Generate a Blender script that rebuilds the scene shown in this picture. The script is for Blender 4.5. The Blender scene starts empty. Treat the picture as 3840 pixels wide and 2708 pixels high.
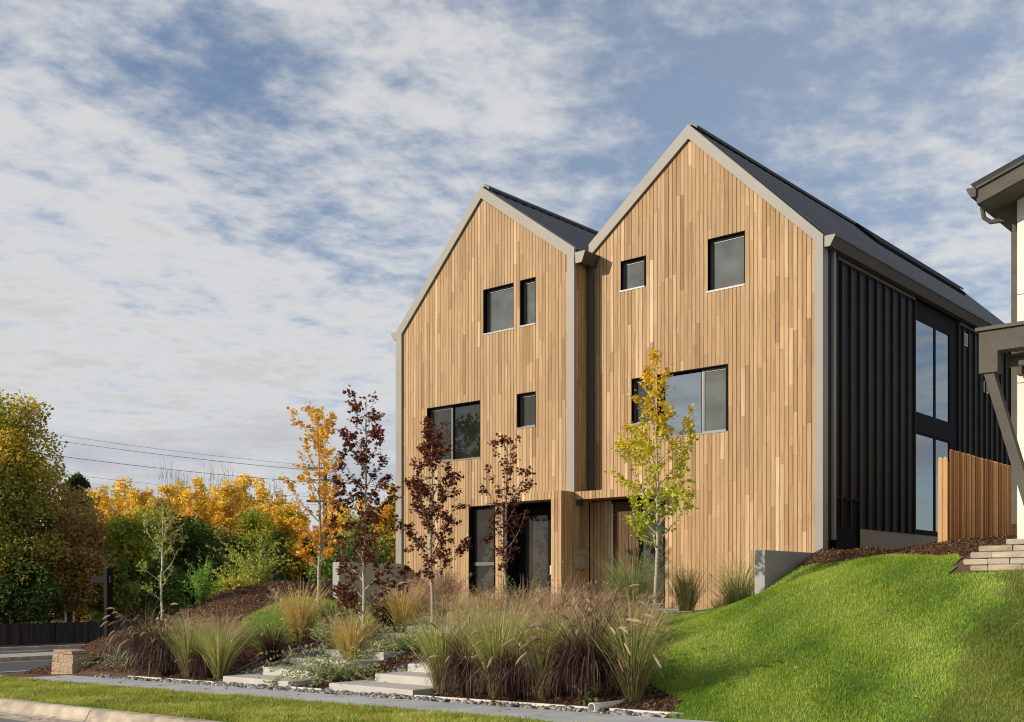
import bpy, math, random
import numpy as np
from mathutils import Vector, Matrix
PI=math.pi
rng=np.random.default_rng(7)
random.seed(7)
scene=bpy.context.scene
COL=scene.collection
# ------------------------------------------------------------------ mesh helpers
class MB:
    """collects vertex / face / colour arrays and links them as one mesh object"""
    def __init__(s): s.v=[];s.f=[];s.c=[];s.n=0
    def add(s,V,F,col=(1,1,1)):
        V=np.asarray(V,float).reshape(-1,3); F=np.asarray(F,int)
        c=np.asarray(col,float)
        if c.ndim==1: c=np.tile(c[:3],(len(V),1))
        s.v.append(V); s.f.append(F+s.n); s.c.append(c[:,:3]); s.n+=len(V)
        return s
    def box(s,x0,x1,y0,y1,z0,z1,col=(1,1,1)):
        V=[(x0,y0,z0),(x1,y0,z0),(x1,y1,z0),(x0,y1,z0),(x0,y0,z1),(x1,y0,z1),(x1,y1,z1),(x0,y1,z1)]
        F=[(0,3,2,1),(4,5,6,7),(0,1,5,4),(1,2,6,5),(2,3,7,6),(3,0,4,7)]
        return s.add(V,F,col)
    def hexa(s,V,col=(1,1,1)):
        F=[(0,3,2,1),(4,5,6,7),(0,1,5,4),(1,2,6,5),(2,3,7,6),(3,0,4,7)]
        return s.add(V,F,col)
    def prism_y(s,poly,y0,y1,col=(1,1,1)):
        """polygon of (x,z) extruded along y"""
        n=len(poly)
        V=[(x,y0,z) for x,z in poly]+[(x,y1,z) for x,z in poly]
        s.add(V,[(i,(i+1)%n,(i+1)%n+n,i+n) for i in range(n)],col)
        m=s.n-2*n
        s.f.append(np.array([[m+i for i in range(n)]])); s.f.append(np.array([[m+n+i for i in range(n)][::-1]]))
        return s
    def prism_x(s,poly,x0,x1,col=(1,1,1)):
        n=len(poly)
        V=[(x0,y,z) for y,z in poly]+[(x1,y,z) for y,z in poly]
        s.add(V,[(i,(i+1)%n,(i+1)%n+n,i+n) for i in range(n)],col)
        m=s.n-2*n
        s.f.append(np.array([[m+i for i in range(n)]])); s.f.append(np.array([[m+n+i for i in range(n)][::-1]]))
        return s
    def bar(s,a,b,w,h,col=(1,1,1),up=(0,0,1)):
        a=Vector(a);b=Vector(b);d=(b-a).normalized();u=Vector(up)
        r=d.cross(u)
        if r.length<1e-4: r=d.cross(Vector((1,0,0)))
        r.normalize();u=r.cross(d)
        P=[]
        for p in (a,b):
            for sr,su in ((-1,-1),(1,-1),(1,1),(-1,1)): P.append(p+r*sr*w/2+u*su*h/2)
        return s.hexa([tuple(p) for p in P],col)
    def tube(s,path,rad,n=6,col=(1,1,1),cap=True):
        path=np.asarray(path,float); m=len(path)
        rad=np.full(m,rad) if np.isscalar(rad) else np.asarray(rad,float)
        t=np.gradient(path,axis=0); t/=np.linalg.norm(t,axis=1)[:,None]+1e-9
        ref=np.array([0,0,1.]) if abs(t[0][2])<.9 else np.array([1.,0,0])
        a=np.cross(t,ref); a/=np.linalg.norm(a,axis=1)[:,None]+1e-9; b=np.cross(t,a)
        th=np.arange(n)*2*PI/n
        V=path[:,None]+rad[:,None,None]*(np.cos(th)[None,:,None]*a[:,None]+np.sin(th)[None,:,None]*b[:,None])
        i=np.arange(m-1)[:,None]*n; j=np.arange(n)[None]; k=(j+1)%n
        F=np.stack([i+j,i+k,i+n+k,i+n+j],-1).reshape(-1,4)
        c=np.asarray(col,float)
        if c.ndim==2: c=np.repeat(c,n,0)
        s.add(V.reshape(-1,3),F,c)
        if cap:
            m0=s.n-m*n
            s.f.append(np.array([[m0+q for q in range(n)]])); s.f.append(np.array([[m0+(m-1)*n+q for q in range(n)][::-1]]))
        return s
    def build(s,name,mat,parent=None,origin=None,smooth=False):
        V=np.concatenate(s.v) if s.v else np.zeros((0,3))
        base=Vector((0,0,0))
        if parent is not None: base=parent.matrix_basis.translation.copy() if parent.parent is None else Vector(parent['_b'])
        elif origin is not None: base=Vector(origin)
        V=V-np.array(base)
        me=bpy.data.meshes.new(name)
        tot=np.concatenate([np.full(len(f),f.shape[1],int) for f in s.f])
        idx=np.concatenate([f.ravel() for f in s.f])
        me.vertices.add(len(V)); me.vertices.foreach_set('co',V.ravel().astype(np.float32))
        me.loops.add(len(idx)); me.loops.foreach_set('vertex_index',idx.astype(np.int32))
        me.polygons.add(len(tot)); st=np.concatenate([[0],np.cumsum(tot)[:-1]])
        me.polygons.foreach_set('loop_start',st.astype(np.int32)); me.polygons.foreach_set('loop_total',tot.astype(np.int32))
        me.polygons.foreach_set('use_smooth',np.full(len(tot),bool(smooth)))
        me.update(calc_edges=True); me.validate()
        C=np.concatenate(s.c); C=np.c_[C,np.ones(len(C))]
        at=me.color_attributes.new('Col','FLOAT_COLOR','POINT'); at.data.foreach_set('color',C.ravel().astype(np.float32))
        me.materials.append(mat)
        o=bpy.data.objects.new(name,me); COL.objects.link(o)
        if parent is not None:
            o.parent=parent
            o['_b']=tuple(base)
        elif origin is not None: o.location=base
        return o
def thing(name,label,cat,loc=(0,0,0),group=None,rz=0):
    o=bpy.data.objects.new(name,None); COL.objects.link(o); o.location=loc
    o.empty_display_size=.3
    o.matrix_basis.translation
    tag(o,label,cat,group); return o
def tag(o,label,cat,group=None):
    o['label']=label; o['category']=cat
    if group: o['group']=group
    return o
def struct(o): o['kind']='structure'; return o
def stuff(o,label=None,cat=None):
    o['kind']='stuff'
    if label: o['label']=label; o['category']=cat
    return o
def copy_tree(root,loc,rz=0,sc=1.0,label=None,group=None):
    c=root.copy(); COL.objects.link(c); c.location=loc; c.rotation_euler=(0,0,rz)
    c.scale=(sc,sc,sc) if np.isscalar(sc) else sc
    if label: c['label']=label
    if group: c['group']=group
    for ch in root.children:
        d=ch.copy(); COL.objects.link(d); d.parent=c
    return c
# ------------------------------------------------------------------ materials
def mat(name):
    m=bpy.data.materials.new(name); m.use_nodes=True; nt=m.node_tree; nt.nodes.clear()
    return m,nt
def N(nt,t,**kw):
    n=nt.nodes.new(t)
    for k,v in kw.items():
        if k in n.inputs.keys() if not k.startswith('_') else False: n.inputs[k].default_value=v
        else: setattr(n,k.lstrip('_'),v)
    return n
def lk(nt,a,b): nt.links.new(a,b)
def ramp(nt,fac,stops):
    r=nt.nodes.new('ShaderNodeValToRGB'); e=r.color_ramp.elements
    e[0].position,e[0].color=stops[0][0],(*stops[0][1],1); e[1].position,e[1].color=stops[-1][0],(*stops[-1][1],1)
    for p,c in stops[1:-1]:
        q=e.new(p); q.color=(*c,1)
    lk(nt,fac,r.inputs[0]); return r.outputs[0]
def noise(nt,scale,detail=3,vec=None,rough=.5,dist=0):
    n=nt.nodes.new('ShaderNodeTexNoise'); n.inputs['Scale'].default_value=scale; n.inputs['Detail'].default_value=detail
    n.inputs['Roughness'].default_value=rough; n.inputs['Distortion'].default_value=dist
    if vec is not None: lk(nt,vec,n.inputs['Vector'])
    return n
def objvec(nt,scale=(1,1,1)):
    t=nt.nodes.new('ShaderNodeNewGeometry'); m=nt.nodes.new('ShaderNodeMapping'); m.inputs['Scale'].default_value=scale
    lk(nt,t.outputs['Position'],m.inputs['Vector']); return m.outputs[0]
def out(nt,sh): o=nt.nodes.new('ShaderNodeOutputMaterial'); lk(nt,sh,o.inputs['Surface']); return o
def mul(nt,a,b,fac=1.0,typ='MULTIPLY'):
    m=nt.nodes.new('ShaderNodeMix'); m.data_type='RGBA'; m.blend_type=typ; m.inputs[0].default_value=fac
    for s,x in ((6,a),(7,b)):
        if hasattr(x,'is_linked') or hasattr(x,'links'): lk(nt,x,m.inputs[s])
        else: m.inputs[s].default_value=(*x,1)
    return m.outputs[2]
def simple(name,col,rough=.6,metal=0,spec=.5,var=.12,scale=3,bump=0,bscale=40,stretch=(1,1,1),use_attr=False):
    m,nt=mat(name); p=nt.nodes.new('ShaderNodeBsdfPrincipled')
    v=objvec(nt,stretch); n=noise(nt,scale,5,v)
    f=ramp(nt,n.outputs[0],[(.3,(1-var,)*3),(.7,(1+var,)*3)])
    c=mul(nt,col,f)
    if use_attr:
        a=nt.nodes.new('ShaderNodeAttribute'); a.attribute_name='Col'; c=mul(nt,c,a.outputs[0])
    lk(nt,c,p.inputs['Base Color']); p.inputs['Roughness'].default_value=rough; p.inputs['Metallic'].default_value=metal
    p.inputs['Specular IOR Level'].default_value=spec
    if bump:
        b=nt.nodes.new('ShaderNodeBump'); b.inputs['Strength'].default_value=bump; b.inputs['Distance'].default_value=.02
        n2=noise(nt,bscale,4,v); lk(nt,n2.outputs[0],b.inputs['Height']); lk(nt,b.outputs[0],p.inputs['Normal'])
    out(nt,p.outputs[0]); return m
def leafmat(name,trans=.35,rough=.55,spec=.3,tint=(1,1,1)):
    m,nt=mat(name); p=nt.nodes.new('ShaderNodeBsdfPrincipled'); a=nt.nodes.new('ShaderNodeAttribute'); a.attribute_name='Col'
    c=mul(nt,a.outputs[0],tint)
    lk(nt,c,p.inputs['Base Color']); p.inputs['Roughness'].default_value=rough; p.inputs['Specular IOR Level'].default_value=spec
    t=nt.nodes.new('ShaderNodeBsdfTranslucent'); lk(nt,c,t.inputs[0])
    x=nt.nodes.new('ShaderNodeMixShader'); x.inputs[0].default_value=trans; lk(nt,p.outputs[0],x.inputs[1]); lk(nt,t.outputs[0],x.inputs[2])
    out(nt,x.outputs[0]); return m
def woodmat(name,tint=(1,1,1)):
    m,nt=mat(name); p=nt.nodes.new('ShaderNodeBsdfPrincipled'); a=nt.nodes.new('ShaderNodeAttribute'); a.attribute_name='Col'
    # grain stretched along the board; each board shifts it by its own tone
    g=nt.nodes.new('ShaderNodeNewGeometry'); mp=nt.nodes.new('ShaderNodeMapping'); mp.inputs['Scale'].default_value=(26,26,.9)
    ad=nt.nodes.new('ShaderNodeVectorMath'); ad.operation='MULTIPLY_ADD'; lk(nt,a.outputs[0],ad.inputs[0]); ad.inputs[1].default_value=(37,19,53)
    lk(nt,g.outputs['Position'],ad.inputs[2]); lk(nt,ad.outputs[0],mp.inputs['Vector'])
    n=noise(nt,1.0,5,mp.outputs[0],.6,.6)
    f=ramp(nt,n.outputs[0],[(.25,(.55,.50,.43)),(.5,(1,1,1)),(.75,(1.22,1.24,1.26))])
    c=mul(nt,a.outputs[0],f,.9); c=mul(nt,c,tint); c=mul(nt,c,(.95,.875,.85))
    big=noise(nt,.35,3,objvec(nt,(1,1,.5))); fb=ramp(nt,big.outputs[0],[(.3,(.88,.87,.85)),(.7,(1.08,1.08,1.08))]); c=mul(nt,c,fb)
    lk(nt,c,p.inputs['Base Color']); p.inputs['Roughness'].default_value=.62; p.inputs['Specular IOR Level'].default_value=.25
    b=nt.nodes.new('ShaderNodeBump'); b.inputs['Strength'].default_value=.12; b.inputs['Distance'].default_value=.004
    lk(nt,n.outputs[0],b.inputs['Height']); lk(nt,b.outputs[0],p.inputs['Normal'])
    out(nt,p.outputs[0]); return m
def glassmat(name,base,ior=1.6,rough=.02,wob=.25,var=.3,gloss=0.0):
    m,nt=mat(name); p=nt.nodes.new('ShaderNodeBsdfPrincipled')
    n=noise(nt,1.6,3,objvec(nt)); f=ramp(nt,n.outputs[0],[(.3,(1-var,)*3),(.7,(1+var,)*3)])
    lk(nt,mul(nt,base,f),p.inputs['Base Color']); p.inputs['Roughness'].default_value=.5; p.inputs['IOR'].default_value=ior
    p.inputs['Roughness'].default_value=rough
    b=nt.nodes.new('ShaderNodeBump'); b.inputs['Strength'].default_value=wob; b.inputs['Distance'].default_value=.01
    n2=noise(nt,.9,1,objvec(nt)); lk(nt,n2.outputs[0],b.inputs['Height']); lk(nt,b.outputs[0],p.inputs['Normal'])
    if gloss:
        g=nt.nodes.new('ShaderNodeBsdfGlossy'); g.inputs['Roughness'].default_value=.02; g.inputs[0].default_value=(.80,.83,.83,1)
        lk(nt,b.outputs[0],g.inputs['Normal'])
        x=nt.nodes.new('ShaderNodeMixShader'); x.inputs[0].default_value=gloss; lk(nt,p.outputs[0],x.inputs[1]); lk(nt,g.outputs[0],x.inputs[2]); out(nt,x.outputs[0])
    else: out(nt,p.outputs[0])
    return m
M={}
M['wood']=woodmat('cedar_cladding')
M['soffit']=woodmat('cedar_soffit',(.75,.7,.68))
M['trim']=simple('warm_grey_metal',(.27,.25,.215),.5,.0,.3,.07,1.2)
M['trimdark']=simple('bronze_metal',(.075,.066,.054),.55,0,.3,.08,1)
M['siding']=simple('dark_siding',(.019,.017,.014),.55,0,.25,.18,1.5,stretch=(1,1,.3))
M['black']=simple('black_metal',(.006,.006,.006),.7,0,.12,.1,2)
M['roofing']=simple('charcoal_roofing',(.072,.073,.074),.5,0,.45,.1,1.5)
M['frame']=simple('window_frame_bronze',(.10,.092,.08),.4,0,.5,.05,3)
M['sill']=simple('sill_metal',(.25,.24,.22),.4,0,.5,.05,3)
M['pane_shade']=glassmat('glass_over_screen',(.105,.11,.10),1.55,.0,.10,.3)
M['pane_dark']=glassmat('dark_glass',(.018,.018,.015),1.6,.0,.12,.4)
M['pane_screen']=glassmat('insect_screen_glass',(.045,.041,.036),1.4,.0,.06,.2)
M['pane_sky']=glassmat('reflective_glass',(.03,.035,.037),1.6,.0,.10,.2,.24)
M['stucco']=simple('grey_stucco',(.36,.35,.32),.85,0,.2,.08,1.2,.25,60)
M['white_stucco']=simple('white_stucco',(.78,.74,.66),.85,0,.2,.03,1.5,.3,70)
M['beam']=simple('rough_grey_brown_timber',(.105,.095,.078),.8,0,.25,.12,4,.6,35)
M['concrete']=simple('pale_concrete',(.50,.475,.42),.85,0,.25,.12,1.6,.25,80)
M['sidewalk']=simple('sidewalk_concrete',(.46,.455,.45),.85,0,.25,.16,1.6,.2,90)
M['curb']=simple('tan_curb_concrete',(.46,.385,.29),.88,0,.2,.38,3.2,.35,60)
M['asphalt']=simple('asphalt',(.085,.085,.088),.9,0,.3,.14,.5,.3,120)
M['asphalt_old']=simple('aged_asphalt',(.20,.185,.165),.9,0,.25,.2,3,.5,140)
M['paint']=simple('white_road_paint',(.7,.7,.68),.7,0,.3,.12,1.5)
M['ypaint']=simple('yellow_road_paint',(.65,.42,.06),.7,0,.3,.1,1.5)
M['pebble']=simple('river_pebbles',(1,1,1),.7,0,.35,.15,25,use_attr=True)
M['stone']=simple('sandstone_blocks',(1,1,1),.85,0,.2,.25,4,.5,30,stretch=(1,1,4),use_attr=True)
M['block']=simple('tan_split_block',(.40,.30,.20),.9,0,.2,.15,9,.9,45)
M['edge']=simple('white_edging',(.68,.63,.55),.7,0,.3,.1,2)
M['steel']=simple('steel_edging',(.13,.13,.13),.6,0,.3,.2,3)
M['pvc']=simple('white_pvc',(.75,.7,.62),.5,0,.4,.06,5)
M['bark_pale']=simple('pale_bark',(.42,.36,.28),.85,0,.2,.28,14,.5,60,stretch=(1,1,2.5))
M['bark_dark']=simple('dark_bark',(.09,.075,.06),.9,0,.2,.3,8,.6,30)
M['white_bark']=simple('white_bark',(.62,.58,.48),.8,0,.2,.2,10)
M['fence']=None
M['leaf']=leafmat('leaf',.35)
M['bgleaf']=leafmat('far_foliage',.3,.7,.15)
M['blade']=leafmat('grass_blade',.3,.5,.3)
M['purple']=leafmat('purple_blade',.12,.45,.25)
M['plume']=leafmat('plume',.4,.7,.1)
M['chip']=leafmat('wood_chip',.0,.85,.15)
M['darkpost']=simple('black_stained_post',(.008,.0075,.007),.75,0,.15,.2,8)
M['oldfence']=simple('weathered_dark_fence',(.055,.046,.04),.9,0,.2,.35,2.5,.3,30,stretch=(1,6,.3),use_attr=True)
M['wire']=simple('wire',(.03,.03,.03),.6)
M['brass']=simple('handle_metal',(.62,.56,.45),.3,.3,.5,.03)
# ------------------------------------------------------------------ camera, sun, sky
cam=bpy.data.cameras.new('camera'); co=bpy.data.objects.new('camera',cam); COL.objects.link(co); scene.camera=co
co.location=(0,0,1.6); co.rotation_euler=(PI/2,0,math.radians(40.8))
cam.sensor_width=36; cam.lens=36*4106/3840
cam.shift_x=0; cam.shift_y=(2216-1354)/3840
cam.clip_end=5000; cam.clip_start=.1
SUN_EL=math.radians(18); sx,sy=-.515,-.857
sd=Vector((sx*math.cos(SUN_EL),sy*math.cos(SUN_EL),math.sin(SUN_EL)))
sl=bpy.data.lights.new('sun','SUN'); sl.energy=4.4; sl.angle=math.radians(.55); sl.color=(1,.885,.73)
so=bpy.data.objects.new('sun',sl); COL.objects.link(so); so.rotation_euler=sd.to_track_quat('Z','Y').to_euler(); so.location=(-20,-20,40)
w=bpy.data.worlds.new('World'); scene.world=w; w.use_nodes=True; nt=w.node_tree; nt.nodes.clear()
sky=nt.nodes.new('ShaderNodeTexSky'); sky.sky_type='NISHITA'; sky.sun_disc=False; sky.sun_elevation=math.radians(26)
sky.sun_rotation=math.atan2(sx,sy); sky.air_density=1.0; sky.dust_density=.6; sky.ozone_density=2.2
tc=nt.nodes.new('ShaderNodeTexCoord'); sep=nt.nodes.new('ShaderNodeSeparateXYZ'); lk(nt,tc.outputs['Generated'],sep.inputs[0])
def mth(op,a,b=None,c=None,clamp=False):
    m=nt.nodes.new('ShaderNodeMath'); m.operation=op; m.use_clamp=clamp
    for i,x in enumerate((a,b,c)):
        if x is None: continue
        if hasattr(x,'links'): lk(nt,x,m.inputs[i])
        else: m.inputs[i].default_value=x
    return m.outputs[0]
zc=mth('ADD',mth('MAXIMUM',sep.outputs[2],0.0),.09)
px=mth('DIVIDE',sep.outputs[0],zc); py=mth('DIVIDE',sep.outputs[1],zc)
cmb=nt.nodes.new('ShaderNodeCombineXYZ'); lk(nt,px,cmb.inputs[0]); lk(nt,py,cmb.inputs[1])
def mapped(rot,scale,loc=(0,0,0)):
    m=nt.nodes.new('ShaderNodeMapping'); m.inputs['Rotation'].default_value=(0,0,math.radians(rot)); m.inputs['Scale'].default_value=scale; m.inputs['Location'].default_value=loc
    lk(nt,cmb.outputs[0],m.inputs['Vector']); return m.outputs[0]
n_big=noise(nt,.85,3,mapped(25,(1,1,1),(3.1,1.7,0)),.5,.3).outputs[0]
n_mid=noise(nt,4.0,6,mapped(-18,(1,.8,1),(8.3,2.2,0)),.56,.35).outputs[0]
n_puf=noise(nt,12.5,5,mapped(-18,(1,.85,1),(1.3,5.2,0)),.62,.1).outputs[0]
# banks: directions (world) where the cover is thicker or thinner
def spot(d,width,amt):
    v=nt.nodes.new('ShaderNodeVectorMath'); v.operation='DOT_PRODUCT'
    nrm=nt.nodes.new('ShaderNodeVectorMath'); nrm.operation='NORMALIZE'; lk(nt,tc.outputs['Generated'],nrm.inputs[0])
    lk(nt,nrm.outputs[0],v.inputs[0]); D=Vector(d).normalized(); v.inputs[1].default_value=D
    e=mth('MULTIPLY',mth('SUBTRACT',v.outputs['Value'],1.0),1.0/(width*width))
    return mth('MULTIPLY',mth('POWER',2.718,e),amt)
def dirof(dx,dy):
    u=(dx*1.6725-1920)/4106; v=(2216-dy*1.6725)/4106
    return (-.6534+.757*u,.757+.6534*u,v)
SPOTS=[(430,180,.06,-.11),(640,300,.06,-.10),(860,480,.06,-.11),(1640,110,.12,-.13),(1500,260,.08,-.09),(1850,330,.12,-.05),(250,130,.1,-.06),(60,60,.1,.03),
       (200,560,.19,.085),(130,330,.12,.06),(560,600,.12,.045),(1100,160,.10,.05),(950,60,.08,.04),(560,900,.17,.10),(200,850,.17,.09),(430,700,.05,-.07),(300,640,.03,-.08),(150,480,.04,-.07),(540,620,.04,-.07),(2150,500,.2,.05)]
cov=mth('ADD',mth('MULTIPLY',n_big,.28),mth('MULTIPLY',n_mid,.70)); cov=mth('ADD',cov,mth('MULTIPLY',n_puf,.56))
for s_ in SPOTS: cov=mth('ADD',cov,spot(dirof(s_[0],s_[1]),s_[2],s_[3]))
mr=nt.nodes.new('ShaderNodeMapRange'); mr.interpolation_type='SMOOTHSTEP'; lk(nt,cov,mr.inputs['Value'])
mr.inputs['From Min'].default_value=.575; mr.inputs['From Max'].default_value=1.06
# thick parts are a little greyer underneath
thick=nt.nodes.new('ShaderNodeMapRange'); lk(nt,cov,thick.inputs['Value']); thick.inputs['From Min'].default_value=.86; thick.inputs['From Max'].default_value=1.12
CLOUD=(7.9,7.8,7.7); GREY=(6.1,6.15,6.3)
ccol=mul(nt,CLOUD,GREY,1,'MIX'); lk(nt,thick.outputs[0],ccol.node.inputs[0])
# low bank of blue-grey stratus near the horizon
hz=mth('SUBTRACT',sep.outputs[2],.11); hz=mth('MULTIPLY',mth('MULTIPLY',hz,hz),-700.0); band=mth('POWER',2.718,hz)
n_st=noise(nt,1.6,4,mapped(0,(1,1,1),(2.0,7.0,0)),.5,.2).outputs[0]
band=mth('MULTIPLY',band,mth('MULTIPLY',mth('SUBTRACT',n_st,.35,clamp=True),3.2,clamp=True),clamp=True)
skyc=mul(nt,sky.outputs[0],(.88,1.02,1.14))
m1=nt.nodes.new('ShaderNodeMix'); m1.data_type='RGBA'; lk(nt,mr.outputs[0],m1.inputs[0]); vl=nt.nodes.new('ShaderNodeMix'); vl.data_type='RGBA'; lk(nt,mth('ADD',mth('ADD',mth('MULTIPLY',n_big,.18),.10),spot(dirof(2150,450),.3,.25),clamp=True),vl.inputs[0]); lk(nt,skyc,vl.inputs[6]); vl.inputs[7].default_value=(4.9,5.5,6.3,1); lk(nt,vl.outputs[2],m1.inputs[6]); lk(nt,ccol,m1.inputs[7])
m2=nt.nodes.new('ShaderNodeMix'); m2.data_type='RGBA'; lk(nt,mth('MULTIPLY',band,.75),m2.inputs[0]); lk(nt,m1.outputs[2],m2.inputs[6]); m2.inputs[7].default_value=(3.9,4.3,5.1,1)
bg=nt.nodes.new('ShaderNodeBackground'); bg.inputs[1].default_value=.1; lk(nt,m2.outputs[2],bg.inputs[0])
wo=nt.nodes.new('ShaderNodeOutputWorld'); lk(nt,bg.outputs[0],wo.inputs[0])
scene.view_settings.view_transform='Standard'; scene.view_settings.look='None'; scene.view_settings.gamma=1; scene.view_settings.exposure=0.0
scene.cycles.filter_width=1.1; scene.cycles.max_bounces=6; scene.cycles.transparent_max_bounces=4; scene.cycles.diffuse_bounces=4; scene.cycles.use_denoising=True
# ------------------------------------------------------------------ ground
def zb(x):
    x=np.asarray(x,float)
    a=.015*(np.clip(x,-24,9)+7.5)
    t=np.clip((-24-x)/18,0,1); t=t*t*(3-2*t)
    return a-t*1.8
CP=[(-2,11.6,.1),(3,11.6,.16),(9,11.6,.25),(-7.5,11.6,.0),(-11,11.6,-.05),(-14,11.6,-.1),(-17,11.6,-.15),(-20,11.6,-.19),(-23,11.6,-.25),
 # stair runs and patio
 (-16.4,12.6,-.08),(-16.4,14,.2),(-16.4,15.5,.5),(-16.4,17,.8),(-16.4,18.3,1.05),(-13.3,12.6,-.04),(-13.3,14,.22),(-13.3,15.5,.5),(-13.3,17,.8),(-13.3,18.3,1.05),
 (-14.4,14.3,.38),(-14.4,16.5,.76),
 (-23.5,22.8,1.13),(-20,20.5,1.13),(-20,23.5,1.13),(-17,20,1.13),(-17,23.5,1.13),(-14,20.5,1.13),(-14,23.5,1.13),(-12,22,1.17),(-12.2,23.5,1.13),
 # right bed and lawn
 (-10.5,12.6,.1),(-10.5,14,.3),(-11.9,16,.62),(-11.9,18,.9),(-12.2,19.5,1.08),(-9.5,13.5,.33),(-9.3,15.5,.85),(-9,17.5,1.5),(-8,12.6,.12),(-11.2,20.7,1.42),(-10.95,20.9,1.62),(-10.9,21.8,2.0),(-10.9,22.8,2.34),(-11.4,22.8,1.3),
 (-8.8,20,2.08),(-7,19.5,2.16),(-5.1,18,2.06),(-7,17,1.6),(-5,15,1.15),(-5,12.5,.22),(-7,14.5,.8),(0,12.4,.3),(0,15,1.25),(0,17.4,2.1),(5,15,1.3),(8,17.6,2.1),
 (-5.5,19.5,2.5),(0,19.5,2.5),(8,19.5,2.5),(-7.7,22.3,2.58),(-9,23,2.45),(-10,23,2.40),(-9.5,22,2.28),(-9,24.5,2.48),(-10.9,25.6,2.48),(-6.5,20,2.17),(-6.5,21,2.38),(-10.9,24.2,2.42),(-10.9,30,2.5),(-8,30,2.7),(0,30,2.7),(-9.7,21.3,2.14),(-10,26,2.48),
 # left bank
 (-24.2,20.2,1.36),(-23,19,1.28),(-21.5,19.5,1.2),(-25.5,22.5,2.15),(-25.6,19.5,1.88),(-25.2,17,1.48),(-25.4,15.4,.76),(-26.1,14.4,.45),(-20.6,14.6,.92),(-18.2,13.5,.45),(-19.3,16,1.0),(-18.3,18,1.1),
 (-22,12.9,.28),(-23.5,13,.2),(-20,12.5,.12),(-18,12.4,-.02),(-22.3,16,1.2),(-24.6,23.6,2.25),(-25.5,27,2.1),
 (-28,23,1.2),(-28,19,.5),(-28,15.5,-.5),(-28,12,-.8),(-26.8,13,-.42),(-27.4,14.4,-.15),(-24.8,12.2,-.3),(-31,12,-1.2),(-31,18,-.9),(-31,25,-.2),(-36,12,-1.6),(-36,20,-1.6),(-36,30,-1.6),(-42,12,-2.05),(-42,20,-2.05),(-42,30,-2.05),(-25.5,12,-.35),(-33,35,-1.2),(-26,35,.8),(-42,40,-2.05),
]
CP=np.array(CP)
def _U(r2): return np.where(r2>1e-12,r2*np.log(r2+1e-12)*.5,0)
_n=len(CP); _K=_U(((CP[:,None,:2]-CP[None,:,:2])**2).sum(-1))+np.eye(_n)*.02
_P=np.c_[np.ones(_n),CP[:,:2]]
_A=np.block([[_K,_P],[_P.T,np.zeros((3,3))]])
_W=np.linalg.solve(_A,np.r_[CP[:,2],0,0,0])
def H(x,y):
    x=np.atleast_1d(np.asarray(x,float)); y=np.atleast_1d(np.asarray(y,float))
    sh=x.shape; x=x.ravel(); y=y.ravel()
    r2=(x[:,None]-CP[:,0])**2+(y[:,None]-CP[:,1])**2
    z=_U(r2)@_W[:_n]+_W[_n]+_W[_n+1]*x+_W[_n+2]*y
    t=np.clip((y-11.5)/.6,0,1)
    z=zb(x)*(1-t)+z*t
    return z.reshape(sh)
def inpoly(x,y,P):
    x=np.asarray(x);y=np.asarray(y); r=np.zeros(x.shape,bool); n=len(P); j=n-1
    for i in range(n):
        xi,yi=P[i];xj,yj=P[j]
        c=((yi>y)!=(yj>y))&(x<(xj-xi)*(y-yi)/(yj-yi+1e-12)+xi); r^=c; j=i
    return r
LAWN_R=[(-7.5,11.56),(-7.75,12.5),(-8.7,13.1),(-9.8,14.3),(-11.1,16.2),(-12.2,17.9),(-12.7,19.0),(-12.6,22.0),(-11.5,21.6),(-11.25,20.6),(-10.93,20.6),(-10.93,21.7),(-9.7,21.3),(-8.6,21),(-6.9,20.2),(-6.2,18.5),(-6.05,17.5),(8,17.5),(9,11.56),(-4.4,11.56)]
LAWN_L=[(-18.0,13.3),(-19.3,13.6),(-20.6,14.6),(-22,16.6),(-23.3,18.7),(-24.0,20.0),(-23.95,21.5),(-21,20.6),(-19,18.2),(-18.0,16)]
MULCH=simple('mulch_soil',(.14,.08,.05),.95,0,.15,.45,9,.9,26)
FIELD=simple('distant_ground',(.10,.085,.04),.95,0,.1,.3,.6,.3,5)
m_,nt_=mat('lawn_green'); p_=nt_.nodes.new('ShaderNodeBsdfPrincipled'); n_=noise(nt_,.8,4,objvec(nt_)); n2_=noise(nt_,18,4,objvec(nt_))
c_=ramp(nt_,n_.outputs[0],[(.3,(.08,.15,.016)),(.7,(.15,.22,.025))]); c_=mul(nt_,c_,ramp(nt_,n2_.outputs[0],[(.3,(.65,.65,.6)),(.7,(1.25,1.2,1.1))]))
lk(nt_,c_,p_.inputs['Base Color']); p_.inputs['Roughness'].default_value=.9; out(nt_,p_.outputs[0]); LAWN=m_
def gridsheet(name,m,x0,x1,y0,y1,step,fz,poly=None,smooth=True):
    xs=np.linspace(x0,x1,int((x1-x0)/step)+1); ys=np.linspace(y0,y1,int((y1-y0)/step)+1)
    X,Y=np.meshgrid(xs,ys); Z=fz(X,Y); nx=len(xs)
    V=np.c_[X.ravel(),Y.ravel(),Z.ravel()]
    i,j=np.meshgrid(np.arange(len(ys)-1),np.arange(nx-1),indexing='ij'); a=(i*nx+j).ravel()
    F=np.c_[a,a+1,a+nx+1,a+nx]
    if poly is not None:
        cx=V[F,0].mean(1); cy=V[F,1].mean(1); F=F[inpoly(cx,cy,poly)]
    mb=MB(); mb.add(V,F); o=mb.build(name,m,smooth=smooth); return struct(o)
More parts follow.
